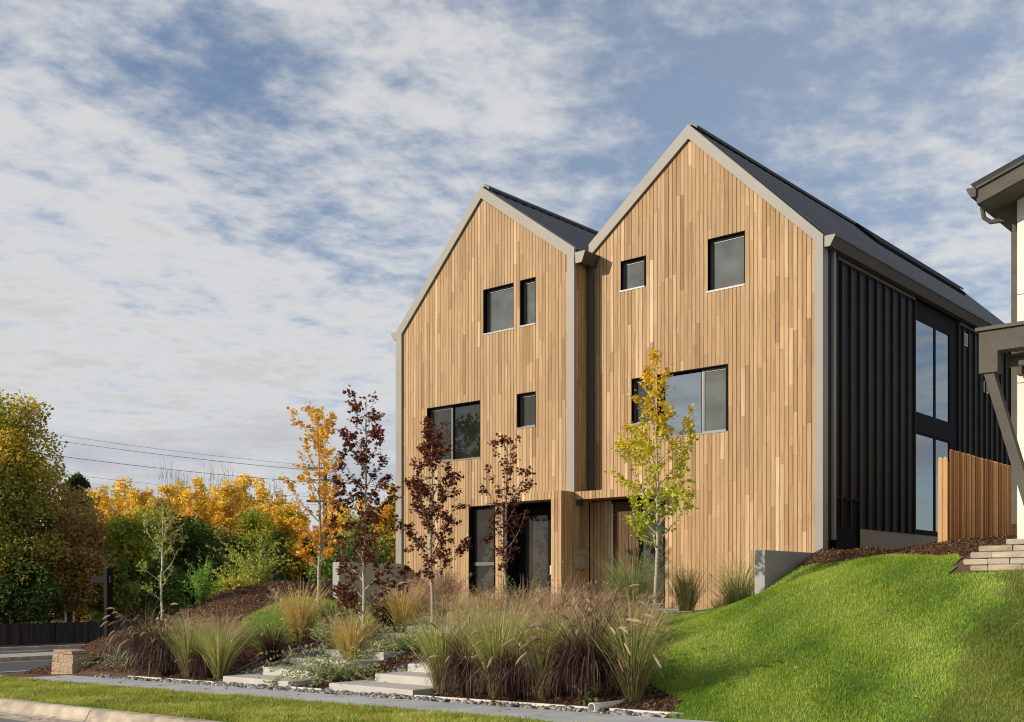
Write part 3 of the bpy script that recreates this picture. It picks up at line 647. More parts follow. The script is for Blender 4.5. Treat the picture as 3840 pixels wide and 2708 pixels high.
# box gutters
def gutter(x_in,x_out,z0,z1,y0,y1,label,m='trimdark'):
    s=1 if x_out>x_in else -1; xo2=x_out-s*.10
    mb=MB(); mb.prism_y([(x_in,z1),(x_in,z0),(xo2,z0),(x_out,z1-.03),(x_out+s*.02,z1-.03),(x_out+s*.02,z1)],y0,y1)
    g=mb.build('gutter',M[m],house); g['label']=label
    e=MB(); e.prism_y([(x_in,z1+.004),(x_in,z0-.004),(xo2,z0-.004),(x_out+s*.024,z1-.03),(x_out+s*.024,z1+.004)],y0-.012,y0); e.build('end_cap',M['trim'],g); return g
gutter(-10.95,-10.68,9.44,9.68,YR-.02,43.1,'box gutter along the right eave')
gutter(-24.42,-24.66,9.24,9.46,YL-.02,36.1,'box gutter at the left eave')
g=MB(); g.prism_y([(-17.58,10.50),(-17.55,10.22),(-17.36,10.22),(-17.24,10.50)],YL-.05,36); gg=g.build('gutter',M['trimdark'],house); gg['label']='valley gutter between the gables'
e=MB(); e.prism_y([(-17.58,10.504),(-17.55,10.216),(-17.355,10.216),(-17.235,10.504)],YL-.062,YL-.05); e.build('end_cap',M['trim'],gg)
# downspouts
d=MB(); d.box(-17.52,-17.40,YR-.16,YR-.04,4.22,10.22); dd=d.build('downspout',M['trimdark'],house); dd['label']='dark downspout in the slot between the gables'
d=MB(); d.box(-10.99,-10.88,YR+.42,YR+.53,2.75,9.44); dd=d.build('downspout',M['trim'],house); dd['label']='downspout beside the right corner trim'
b=MB(); b.box(-11.0,-10.80,YR+.38,YR+.56,2.68,2.78); b.tube([(-10.93,YR+.46,2.7),(-10.9,YR+.46,2.3)],.055,8); b.build('boot',M['black'],dd)
for z in (3.75,6.6): 
    c=MB(); c.box(-11.0,-10.872,YR+.412,YR+.538,z,z+.03); c.build('strap',M['trim'],dd)
# dark standing seam side wall
ys=[24.02]+[24.56+.514*k for k in range(9)]+[29.14]
mb=MB(); mb.box(-11.04,-10.985,YR+.66,29.14,3.12,9.40); mb.box(-11.04,-10.985,32.5,43,3.12,9.40)
mb.box(-11.04,-10.95,YR+.2,YR+.66,1.9,9.40)
for y in [24.53+.515*k for k in range(9)]+[32.9+.5*k for k in range(20)]: mb.box(-10.985,-10.925,y-.02,y+.02,3.12,9.33)
mb.box(-10.985,-10.92,29.10,29.14,3.12,9.33); mb.box(-10.985,-10.92,32.5,32.56,3.12,9.33)
s=mb.build('side_siding',M['siding'],house); s['label']='dark standing seam metal side wall'
mb=MB(); mb.box(-10.985,-10.91,YR+.7,29.1,9.33,9.40); mb.box(-10.985,-10.91,32.5,43,9.33,9.40); mb.build('eave_trim',M['trimdark'],house)
mb=MB(); mb.box(-11.03,-11.0,YR+.56,43,1.5,3.12); mb.build('foundation',M['stucco'],house)
# small dark door low on the side
mb=MB(); mb.box(-11.0,-10.965,24.26,25.5,2.3,3.74); dr=mb.build('side_door',M['black'],house)
mb=MB(); mb.box(-11.0,-10.93,24.2,24.26,2.3,3.8); mb.box(-11.0,-10.93,25.5,25.56,2.3,3.8); mb.box(-11.0,-10.93,24.26,25.5,3.74,3.8); mb.build('frame',M['black'],dr)
# glazed bay on the side
for a_ in ((-10.99,32.5,8.95,9.4),(-10.97,32.4,5.88,6.36),(-10.99,32.5,3.12,3.2)):
    mb=MB(); mb.box(-11.04,a_[0],29.14,a_[1],a_[2],a_[3]); mb.build('spandrel',M['black'],house)
for z0,z1 in ((6.36,8.95),(3.2,5.88)):
    for y0,y1 in ((29.14,30.74),(30.74,31.9)):
        f=MB(); t=.055; f.box(-11.06,-10.99,y0,y0+t,z0,z1); f.box(-11.06,-10.99,y1-t,y1,z0,z1); f.box(-11.06,-10.99,y0+t,y1-t,z0,z0+t); f.box(-11.06,-10.99,y0+t,y1-t,z1-t,z1)
        wd=f.build('side_window',M['black'],house); pm='pane_sky'; g=MB(); g.box(-11.025,-11.01,y0+t-.01,y1-t+.01,z0+t-.01,z1-t+.01); g.build('pane',M[pm],wd)
mb=MB(); mb.box(-11.04,-10.98,31.9,32.5,3.12,8.95); mb.build('bay_jamb',M['black'],house)
for y,z in ((32.95,8.82),(34.85,7.68)):
    v=MB(); v.box(-10.985,-10.955,y,y+.38,z,z+.36); vv=v.build('wall_vent',M['pvc'],house)
    l=MB()
    for k in range(7): l.box(-10.955,-10.948,y+.05,y+.33,z+.04+k*.043,z+.06+k*.043)
    l.build('louvre',M['siding'],vv)
# entrances: wing wall, canopies, recesses
mb=MB(); cladding(mb,'x',22.35,-17.95,-17.6,1.13,4.0,[],seed=9); cladding(mb,'y',XM,22.37,YR+.18,1.13,4.0,[],seed=10,lens=(3,6)); wing=mb.build('wing_wall',M['wood'],house); wing['label']='timber wing wall between the two entrances'
mb=MB(); mb.box(-17.93,-17.625,22.372,YR+.18,1.13,4.0); mb.build('wing_core',M['black'],house)
def canopy(x0,x1,y0,y1,z0,z1,label,seed,side):
    mb=MB(); cladding(mb,'x',y0,x0,x1,z0,z1,[],seed=seed)
    cladding(mb,'y',x1,y0+.02,y1,z0,z1,[],seed=seed+1)
    c=mb.build('canopy',M['wood'],house); c['label']=label
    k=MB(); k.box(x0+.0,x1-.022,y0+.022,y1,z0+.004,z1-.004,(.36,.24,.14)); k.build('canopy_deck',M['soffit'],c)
canopy(-20.3,-17.6,22.35,YL-.002,4.0,4.21,'timber-edged canopy over the left entrance',11,0)
canopy(-17.598,-15.18,22.9,YR-.002,4.0,4.21,'timber-edged canopy over the right entrance',13,1)
# left recess
yb=23.55
mb=MB(); mb.box(-20.14,-20.08,YL+.0,yb,1.13,4.02); mb.box(-20.1,-17.95,YL+.2,yb,4.0,4.06); mb.build('entry_lining',M['black'],house)
def door(x0,x1,z0,z1,y,paneL,m='black',pane='pane_dark',handle=None):
    f=MB(); a,b,c,d_=paneL; f.box(x0,a,y,y+.05,z0,z1); f.box(b,x1,y,y+.05,z0,z1); f.box(a,b,y,y+.05,z0,c); f.box(a,b,y,y+.05,d_,z1)
    dr=f.build('door',M[m],house); g=MB(); g.box(a,b,y+.02,y+.03,c,d_); g.build('pane',M[pane],dr)
    if handle: h=MB(); h.box(*handle); h.build('handle',M['brass'],dr)
    return dr
door(-20.08,-18.96,1.15,3.98,yb,(-19.84,-19.02,1.24,3.7),pane='pane_screen')
door(-18.95,-18.05,1.15,3.98,yb,(-18.78,-18.2,1.24,3.7),handle=(-18.9,-18.86,yb-.06,yb-.02,2.05,2.3))
mb=MB(); mb.box(-18.05,-17.6,yb,yb+.05,1.15,3.98); mb.build('entry_panel',M['black'],house)
# right recess
yc=23.74
mb=MB(); cladding(mb,'x',yc,-17.6,-17.0,1.13,4.0,[],seed=21); mb.build('entry_panel',M['wood'],house)['label']='timber panel beside the right door'
mb=MB(); cladding(mb,'x',yc-.02,-16.98,-16.12,1.15,3.95,[],seed=22,lens=(3,6),tint=(.26,.20,.17)); dr=mb.build('door',M['wood'],house); dr['label']='timber-faced right front door'
mb=MB(); mb.box(-16.93,-16.895,yc-.10,yc-.075,1.75,3.9); mb.box(-16.93,-16.895,yc-.075,yc-.018,2.0,2.03); mb.box(-16.93,-16.895,yc-.075,yc-.018,3.6,3.63); mb.build('handle',M['edge'],dr)
mb=MB(); mb.box(-17.0,-16.12,yc+.005,yc+.03,1.13,4.0); mb.build('door_core',M['black'],dr)
sl_=door(-16.12,-15.22,1.15,3.98,yc-.02,(-16.0,-15.28,1.3,3.9))
mb=MB(); mb.box(-16.12,-15.22,yc-.08,yc-.02,1.15,1.22); mb.box(-16.12,-15.22,yc-.06,yc-.02,1.25,1.28); mb.build('threshold',M['sill'],sl_)
mb=MB(); mb.box(-15.25,-15.2,YR+.02,yc+.05,1.13,4.02); mb.box(-17.6,-15.2,YR+.02,yc+.05,4.004,4.06); mb.build('entry_lining',M['black'],house)
# letterbox on the wing wall
mb=MB(); mb.box(-17.6,-17.545,22.86,23.33,2.17,2.70); lb=mb.build('letterbox',simple('letterbox_metal',(.30,.25,.18),.5),house)
mb=MB(); mb.box(-17.545,-17.535,22.9,23.29,2.21,2.53); mb.box(-17.545,-17.535,22.9,23.29,2.56,2.66); mb.build('flap',M['stucco'] if 0 else simple('letterbox_face',(.34,.285,.21),.5),lb)
mb=MB(); mb.box(-17.598,-17.50,22.97,23.15,3.86,3.95); mb.build('camera_box',M['trimdark'],house)
# retaining walls
def rwall(x0,x1,y0,y1,z0,z1,label):
    o=MB(); b=.015
    lo=[(x0,y0),(x1,y0),(x1,y1),(x0,y1)]; inn=[(x0+b,y0+b),(x1-b,y0+b),(x1-b,y1),(x0+b,y1)]
    V=[(x,y,z0) for x,y in lo]+[(x,y,z1-b) for x,y in lo]+[(x,y,z1) for x,y in inn]; F=[(0,3,2,1),(8,9,10,11)]
    for k in range(4): j=(k+1)%4; F+=[(k,j,j+4,k+4),(k+4,j+4,j+8,k+8)]
    o.add(V,F); tag(o.build('retaining_wall',M['stucco'],origin=((x0+x1)/2,y0,z0)),label,'wall','stucco retaining walls at the house corners')
rwall(-24.34,-24.06,20.35,YL-.08,.6,2.42,'grey stucco retaining wall at the left corner of the timber house')
rwall(-11.20,-10.97,20.8,YR-.08,.6,2.46,'grey stucco retaining wall at the right corner of the timber house, by the lawn')
# ------------------------------------------------------------------ neighbour house at the right
nb=thing('neighbour_house','white stucco house with grey-brown eaves and a porch at the right edge','house',(-4,19,2.5))
mb=MB(); mb.box(-5.46,4,19,36,1.8,8.1); mb.prism_y([(-5.46,8.1),(4,8.1),(4,9.6),(-.7,9.75)],19,36); mb.build('wall',M['white_stucco'],nb)
mb=MB(); 
for z in (3.5,5.0,6.45): mb.box(-5.462,4,18.994,19.001,z,z+.008)
mb.build('joint',M['trimdark'],nb)
# roof with deep eaves
rl=lambda x:8.16+(x+5.89)*.34
mb=MB(); V=[(-5.93,18.32,rl(-5.93)-.02),(-.7,18.32,rl(-.7)-.02),(-.7,36.6,rl(-.7)-.02),(-5.93,36.6,rl(-5.93)-.02),(-5.97,18.28,rl(-5.93)+.04),(-.7,18.28,rl(-.7)+.04),(-.7,36.6,rl(-.7)+.04),(-5.97,36.6,rl(-5.93)+.04)]; mb.hexa(V)
V=[(-.7,18.28,rl(-.7)-.02),(4.5,18.28,8.2),(4.5,36.6,8.2),(-.7,36.6,rl(-.7)-.02),(-.7,18.28,rl(-.7)+.04),(4.5,18.28,8.26),(4.5,36.6,8.26),(-.7,36.6,rl(-.7)+.04)]; mb.hexa(V)
mb.build('roof',M['roofing'],nb)
mb=MB(); V=[(-5.89,18.34,rl(-5.89)-.30),(-.7,18.34,rl(-.7)-.30),(-.7,18.40,rl(-.7)-.30),(-5.89,18.40,rl(-5.89)-.30),(-5.89,18.34,rl(-5.89)-.03),(-.7,18.34,rl(-.7)-.03),(-.7,18.40,rl(-.7)-.03),(-5.89,18.40,rl(-5.89)-.03)]; mb.hexa(V)
mb.box(-5.89,-5.84,18.405,36.5,7.86,8.12)
V=[(-5.90,18.30,rl(-5.9)-.06),(-.7,18.30,rl(-.7)-.06),(-.7,18.34,rl(-.7)-.06),(-5.90,18.34,rl(-5.9)-.06),(-5.90,18.30,rl(-5.9)-.02),(-.7,18.30,rl(-.7)-.02),(-.7,18.34,rl(-.7)-.02),(-5.90,18.34,rl(-5.9)-.02)]; mb.hexa(V)
mb.build('fascia',M['beam'],nb)
mb=MB(); V=[(-5.84,18.4,7.87),(-.7,18.4,rl(-.7)-.28),(-.7,36.4,rl(-.7)-.28),(-5.84,36.4,7.87),(-5.84,18.4,7.9),(-.7,18.4,rl(-.7)-.25),(-.7,36.4,rl(-.7)-.25),(-5.84,36.4,7.9)]; mb.hexa(V); mb.build('soffit',M['beam'],nb)
mb=MB(); mb.prism_y([(-5.89,8.13),(-5.89,7.98),(-5.97,7.98),(-6.04,8.1),(-6.04,8.14)],18.3,36.4); mb.build('gutter',M['trimdark'] if 0 else M['beam'],nb)
mb=MB(); mb.tube([(-5.98,18.9,7.98),(-5.97,18.95,7.82),(-5.88,19.0,7.74),(-5.62,19.06,7.74),(-5.52,19.08,7.66),(-5.52,19.08,7.4)],.04,8); mb.box(-5.56,-5.465,19.02,19.12,2.7,7.5); mb.build('downspout',M['trimdark'] if 0 else M['beam'],nb)
# porch: L-shaped beam, leaning post, flat roof
mb=MB(); mb.box(-5.70,4,17.85,18.12,5.35,5.675); mb.box(-5.70,-5.42,17.85,18.12,5.02,5.35); mb.build('porch_beam',M['beam'],nb)
mb=MB(); mb.box(-5.74,4,17.80,19.0,5.68,5.735); mb.build('porch_roof',M['trimdark'],nb)
mb=MB(); mb.box(-5.38,4,18.14,18.95,5.28,5.32); mb.build('porch_soffit',M['beam'],nb)
mb=MB(); mb.box(-5.40,4,18.75,18.95,5.1,5.275);mb.box(-5.38,4,18.2,18.3,5.14,5.275); mb.build('porch_inner_beam',M['beam'],nb)
mb=MB(); mb.hexa([(-4.93,17.89,2.49),(-4.78,17.89,2.49),(-4.78,18.07,2.49),(-4.93,18.07,2.49),(-5.64,17.89,5.02),(-5.49,17.89,5.02),(-5.49,18.07,5.02),(-5.64,18.07,5.02)]); mb.build('porch_post',M['beam'],nb)
mb=MB(); mb.box(-4.96,4,17.95,19,1.9,2.50); mb.build('porch_base',M['concrete'],nb)
# stone garden wall
sw=thing('stone_wall','low stacked sandstone wall at the top of the lawn by the porch','wall',(-5.3,17.6,1.9))
r_=random.Random(4); courses=[(1.90,-5.66),(2.00,-5.72),(2.10,-5.62),(2.20,-5.50),(2.30,-5.20)]; cm=[(.42,.34,.24),(.48,.40,.30),(.36,.29,.20),(.40,.35,.28)]
for k,(z,xs_) in enumerate(courses):
    x=xs_-r_.uniform(0,.1)
    while x<1.5:
        wq=r_.uniform(.22,.55); h=.10; y0=17.42+k*.03+r_.uniform(-.02,.02); o=MB(); b=.012
        z1=z+h*r_.uniform(.88,1.0); x1=x+wq-.008
        c=cm[r_.randrange(4)]; lo=[(x,y0),(x1,y0),(x1,y0+.5),(x,y0+.5)]; inn=[(x+b,y0+b),(x1-b,y0+b),(x1-b,y0+.5-b),(x+b,y0+.5-b)]
        V=[(p,q,z+.003) for p,q in inn]+[(p,q,z+.003+b) for p,q in lo]+[(p+r_.uniform(-.006,.006),q+r_.uniform(-.01,.01),z1-b) for p,q in lo]+[(p,q,z1) for p,q in inn]
        F=[(0,3,2,1),(12,13,14,15)]
        for lv in (0,4,8):
            for q in range(4): j=(q+1)%4; F.append((q+lv,j+lv,j+lv+4,q+lv+4))
        o.add(V,F,c); o.build('stone',M['stone'],sw); x+=wq
# cedar fence between the houses
cf=thing('cedar_fence','new orange-brown cedar picket fence panel between the two houses','fence',(-7.7,22.3,2.5))
CT=np.array([(.55,.30,.10),(.38,.18,.055),(.66,.40,.16),(.26,.11,.036),(.78,.52,.24),(.48,.24,.08)])
mb=MB(); y=22.34; r_=np.random.default_rng(8); k=0
while y<30:
    zt=4.44+r_.uniform(-.01,.01); c=CT[r_.integers(6)]*r_.uniform(.6,1.05); o_=.008 if k%2 else 0
    z0=2.45; a,b=y,y+.066
    V=[(-7.70-o_,a,z0),(-7.68-o_,a,z0),(-7.68-o_,b,z0),(-7.70-o_,b,z0),(-7.70-o_,a,zt-.03),(-7.68-o_,a,zt-.03),(-7.68-o_,b,zt-.03),(-7.70-o_,b,zt-.03)]; mb.hexa(V,c)
    mb.hexa([(-7.70-o_,a,zt-.03),(-7.68-o_,a,zt-.03),(-7.68-o_,b,zt-.03),(-7.70-o_,b,zt-.03),(-7.70-o_,a+.02,zt),(-7.68-o_,a+.02,zt),(-7.68-o_,b-.02,zt),(-7.70-o_,b-.02,zt)],c); y+=.069; k+=1
mb.build('pickets',M['wood'],cf)
for dx in (0,.098):
    mb=MB(); x=-7.915+dx; zt=4.29; c=(.52,.33,.15) if dx else (.56,.36,.17)
    mb.prism_y([(x,2.4),(x+.092,2.4),(x+.092,zt-.04),(x+.065,zt),(x+.027,zt),(x,zt-.04)],22.29,22.31,c); mb.build('picket',M['wood'],cf)
mb=MB(); mb.box(-7.84,-7.72,22.32,22.42,2.3,4.2,(.4,.24,.11)); mb.build('post',M['wood'],cf)
mb=MB()
for z in (2.75,3.4,4.05): mb.box(-7.76,-7.72,22.42,30,z,z+.09,(.35,.2,.09))
mb.build('rail',M['wood'],cf)
# ------------------------------------------------------------------ left side things
blk=thing('block_wall','low stepped wall end of tan split-face concrete blocks at the end of the pavement','wall',(-23.2,11.9,-.35))
def block(x0,x1,y0,y1,z0,z1,seed):
    r=np.random.default_rng(seed); mb=MB(); nx=7;nz=6
    # rough split front and sides: displaced grid shell
    def face(o,u,v,nrm,nu,nv):
        G=[];
        for j in range(nv+1):
            for i in range(nu+1):
                p=np.array(o)+np.array(u)*i/nu+np.array(v)*j/nv
                e=(0<i<nu)*(0<j<nv); p=p+np.array(nrm)*(r.uniform(.0,.028)*e) ; G.append(p)
        F=[(j*(nu+1)+i,j*(nu+1)+i+1,(j+1)*(nu+1)+i+1,(j+1)*(nu+1)+i) for j in range(nv) for i in range(nu)]
        mb.add(G,F)
    w,d,h=x1-x0,y1-y0,z1-z0
    face((x0,y0,z0),(w,0,0),(0,0,h),(0,-1,0),nx,nz); face((x1,y0,z0),(0,d,0),(0,0,h),(1,0,0),nx,nz); face((x0,y1,z0),(0,-d,0),(0,0,h),(-1,0,0),nx,nz); face((x1,y1,z0),(-w,0,0),(0,0,h),(0,1,0),nx,nz)
    mb.add([(x0,y0,z1),(x1,y0,z1),(x1,y1,z1),(x0,y1,z1)],[(0,1,2,3)]); mb.build('block',M['block'],blk)
bx0=-23.7
for lv,(z0,z1,off) in enumerate([(-.42,-.20,0),(-.198,.02,.03),(.022,.215,.07),(.217,.30,.07)]):
    if lv==3:
        block(bx0+.10,bx0+.50,11.75,12.15,z0,z1,lv*9+1); block(bx0+.505,bx0+.98,11.72,12.12,z0,z1,lv*9+2)
    elif lv%2: block(bx0+off,bx0+.46,11.75,12.2,z0,z1,lv*9+1); block(bx0+.465,bx0+.95,11.75,12.2,z0,z1,lv*9+2)
    else: block(bx0+off,bx0+.36,11.75,12.2,z0,z1,lv*9+1); block(bx0+.365,bx0+.98,11.75,12.2,z0,z1,lv*9+2)
sp=thing('sign_post','black timber post with a short horizontal arm at the top of the mulch bank','post',(-25.8,14.3,.35))
mb=MB(); mb.box(-25.88,-25.72,14.2,14.36,.1,2.17); mb.build('post',M['darkpost'],sp)
mb=MB(); mb.box(-26.62,-25.885,14.24,14.33,1.80,1.98); mb.box(-25.715,-25.62,14.24,14.33,1.80,1.98); mb.build('arm',M['darkpost'],sp)
of=thing('dark_fence','long weathered dark board fence along the far side of the side street','fence',(-74,33,-2.1))
mb=MB(); r_=np.random.default_rng(5); y=-20
while y<120:
    t=r_.uniform(.7,1.25); hh=-.62+r_.uniform(-.03,.03); mb.box(-74.03,-73.97,y,y+.145,-2.15,hh,(t,t*r_.uniform(.92,1),t*.95)); y+=.15
mb.build('boards',M['oldfence'],of)
y=25
while y<60:
    mb=MB(); mb.box(-73.96,-73.86,y,y+.1,-2.15,-.55); mb.build('post',M['oldfence'],of); y+=2.4
wp=thing('white_pole','white pole with a tilted flat panel on top standing behind the dark fence','pole',(-76.5,39,-2.2))
mb=MB(); mb.tube([(-76.5,39,-2.2),(-76.5,39,1.2)],.11,8); mb.build('pole',M['pvc'],wp)
mb=MB(); mb.hexa([(-76.9,38.2,1.15),(-76.1,38.2,1.15),(-76.1,40,1.35),(-76.9,40,1.35),(-76.9,38.2,1.22),(-76.1,38.2,1.22),(-76.1,40,1.45),(-76.9,40,1.45)]); mb.build('panel',M['pvc'],wp)
# utility pole and lines
up=thing('utility_pole','tall wooden utility pole with crossarms behind the orange maple','pole',(-58.7,48.4,-2.0))
mb=MB(); mb.tube([(-58.7,48.4,-2.1),(-58.7,48.4,4),(-58.7,48.4,10.5)],[.2,.17,.13],8); mb.build('pole',M['bark_dark'],up)
dv=np.array([.757,.6534])  # crossarms run across the line
def arm(z,l,th,m):
    a=(-58.7-dv[0]*l/2,48.4-dv[1]*l/2,z); b=(-58.7+dv[0]*l/2,48.4+dv[1]*l/2,z); mb=MB(); mb.bar(a,b,th,th); return mb.build('crossarm',M[m],up)
arm(10.0,2.4,.13,'beam'); arm(7.75,2.5,.16,'bark_dark'); arm(9.2,1.9,.1,'bark_dark')
for s_ in (-1.1,-.4,.55,1.1): mb=MB(); mb.tube([(-58.7+dv[0]*s_,48.4+dv[1]*s_,10.05),(-58.7+dv[0]*s_,48.4+dv[1]*s_,10.3)],.05,6); mb.build('insulator',M['wire'],up)
mb=MB(); mb.tube([(-58.1,48.9,8.55),(-58.1,48.9,9.25)],.22,10); mb.build('transformer',M['trimdark'],up)
WNAMES=['topmost thin overhead line sloping down towards the utility pole','second overhead line from the top left of the utility pole','third overhead line from the top left of the utility pole','thick overhead line fourth from the top crossing above the yellow trees','lowest but one overhead line left of the utility pole','lowest overhead line just above the yellow trees']
for k,(zp,za) in enumerate([(10.2,9.75),(9.85,9.2),(9.75,9.0),(9.0,8.5),(8.0,7.85),(7.5,7.2)]):
    off=(-.9,-.35,.5,0,.3,-.3)[k]; a=np.array([-58.7+dv[0]*off,48.4+dv[1]*off,zp]); d=np.array([4.75,-21.4,0]); L=2.4
    pts=[]
    for t in np.linspace(0,1,24):
        p=a+d*L*t; s=(za-zp); p[2]=zp+ (za-zp)*2.2*t*(t*1.15-.0) ; p[2]=zp-1.2*4*t*(1-t)*.55+(za-zp+1.0)*t*1.4*t; pts.append(p)
    mb=MB(); mb.tube(pts,.013 if k==3 else .0075,4); tag(mb.build('overhead_line',M['wire'],origin=tuple(a)),WNAMES[k],'cable','overhead lines left of the utility pole')
pts=[np.array([-58.7,48.4,9.6])+np.array([-3.2,17,0])*t+np.array([0,0,-1.0*4*t*(1-t)*.5]) for t in np.linspace(0,1.6,20)]
mb=MB(); mb.tube(pts,.02,4); tag(mb.build('overhead_line',M['wire'],origin=(-58.7,48.4,9.6)),'thin overhead line right of the utility pole passing behind the timber house','cable')
for (x,y,z,h),l in (((-20.36,17.78,1.2,.42),'short black path light post on the small left lawn'),((-17.95,17.16,.95,.74),'taller black path light post beside the golden grass')):
    b_=thing('path_light',l,'light post',(x,y,z)); mb=MB(); mb.tube([(x,y,z-.1),(x,y,z+h-.1)],.024,8); mb.build('post',M['black'],b_); mb=MB(); mb.tube([(x,y,z+h-.1),(x,y,z+h)],.028,8); mb.build('head',M['black'],b_)
# ------------------------------------------------------------------ ornamental grasses
def ribbons(n,r,base_r,lean,leanv,length,lv,droop,w,segs=5,twist=.0,bias=None):
    """arching blades -> (V,F,t) ; droop bends the blade over with length"""
    a=r.uniform(0,2*PI,n); rr=base_r*np.sqrt(r.random(n)); L=length*(1+r.normal(0,lv,n)).clip(.35,1.5)
    le=np.abs(r.normal(lean,leanv,n)); dr=np.abs(r.normal(droop,droop*.35+.02,n))
    a2=a+r.normal(0,.35,n)
    x=np.cos(a)*rr;y=np.sin(a)*rr;z=np.zeros(n); pts=[np.c_[x,y,z]]; ang=le.copy()
    for k in range(segs):
        st=L/segs; x=x+np.sin(ang)*np.cos(a2)*st; y=y+np.sin(ang)*np.sin(a2)*st; z=z+np.cos(ang)*st; pts.append(np.c_[x,y,z]); ang=ang+dr/segs*(1+k*.5)
    P=np.stack(pts,1); z_=P[...,2]; P[...,2]=np.maximum(z_,.01)
    fa=r.uniform(0,2*PI,n); side=np.c_[-np.sin(a2+np.sin(fa)*.9),np.cos(a2+np.sin(fa)*.9),np.zeros(n)]
    t=np.linspace(0,1,segs+1); ww=w/2*(1-.85*t**2)*r.uniform(.6,1.3,(n,1))
    A=P-side[:,None]*ww[...,None]; B=P+side[:,None]*ww[...,None]; V=np.stack([A,B],2).reshape(-1,3); m=2*(segs+1)
    o=(np.arange(n)*m)[:,None]; k=np.arange(segs)*2
    F=np.stack([o+k,o+k+1,o+k+3,o+k+2],-1).reshape(-1,4)
    T=np.tile(np.repeat(t,2),n); return V,F,T,P,a2,m
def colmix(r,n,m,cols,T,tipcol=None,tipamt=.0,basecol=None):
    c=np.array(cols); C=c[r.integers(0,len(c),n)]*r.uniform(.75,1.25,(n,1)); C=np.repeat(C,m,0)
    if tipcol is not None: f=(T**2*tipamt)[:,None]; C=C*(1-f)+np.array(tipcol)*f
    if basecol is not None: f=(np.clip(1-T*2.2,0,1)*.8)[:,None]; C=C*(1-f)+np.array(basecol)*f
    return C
def hairs(P,rad,nh,r,L,col,w=.004):
    """fine bristles round a curve"""
    m=len(P); i=r.uniform(0,m-1.001,nh); k=i.astype(int); f=(i-k)[:,None]; c=P[k]*(1-f)+P[k+1]*f; tg=P[k+1]-P[k]; tg/=np.linalg.norm(tg,axis=1)[:,None]+1e-9
    d=r.normal(0,1,(nh,3)); d-=tg*(d*tg).sum(1)[:,None]; d/=np.linalg.norm(d,axis=1)[:,None]; s=np.sin(np.clip(i/(m-1),.05,.97)*PI)[:,None]**.5
    e=c+(d*.85+tg*.5)*L*s; q=np.cross(d,tg)*w
    V=np.stack([c-q,c+q,e],1).reshape(-1,3); o=np.arange(nh)*3; return V,np.c_[o,o+1,o+2],np.tile(col,(nh*3,1))*np.repeat(r.uniform(.75,1.25,(nh,1)),3,0)
def fountain(seed,h=1.0,nb=620,npl=16,plen=.19,upright=False):
    r=np.random.default_rng(seed); root=bpy.data.objects.new('fountain_grass_clump',None); COL.objects.link(root)
    V,F,T,P,a,m=ribbons(nb,r,.09,.20 if not upright else .2,.18,h*(1.08 if not upright else .8),.24,1.7 if not upright else .9,.012)
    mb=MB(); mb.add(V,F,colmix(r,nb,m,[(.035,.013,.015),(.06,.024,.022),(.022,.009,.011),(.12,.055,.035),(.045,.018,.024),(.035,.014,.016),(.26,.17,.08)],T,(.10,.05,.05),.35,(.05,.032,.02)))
    mb.build('blades',M['purple'],root)
    if not npl: return root
    st=MB(); pl=MB()
    V,F,T,P,a,m=ribbons(npl,r,.06,.10 if not upright else .28,.20,h*1.10,.10,.60,.008,9)
    st.add(V,F,colmix(r,npl,m,[(.32,.24,.10),(.2,.15,.08)],T)); st.build('stems',M['blade'],root)
    for k in range(npl):
        c=P[k]; d=c[-1]-c[-2]; d/=np.linalg.norm(d); q=[c[-1]]; bend=r.uniform(.05,.14); n=9
        hz=np.array([math.cos(a[k]),math.sin(a[k]),0.])
        for j in range(n): d=d+hz*bend*.6-np.array([0,0,1])*bend*.9; d/=np.linalg.norm(d); q.append(q[-1]+d*plen*r.uniform(.9,1.1)/n)
        q=np.array(q); col=np.array([(.62,.46,.28),(.70,.54,.34),(.42,.27,.17),(.74,.58,.38)][r.integers(4)])
        s=np.sin(np.linspace(.12,1,n+1)*PI*.97)**.6*.017
        pl.tube(q,s,5,col*.8); pl.add(*hairs(q,.012,90,r,.030,col*1.25,.0028))
    pl.build('plumes',M['plume'],root); return root
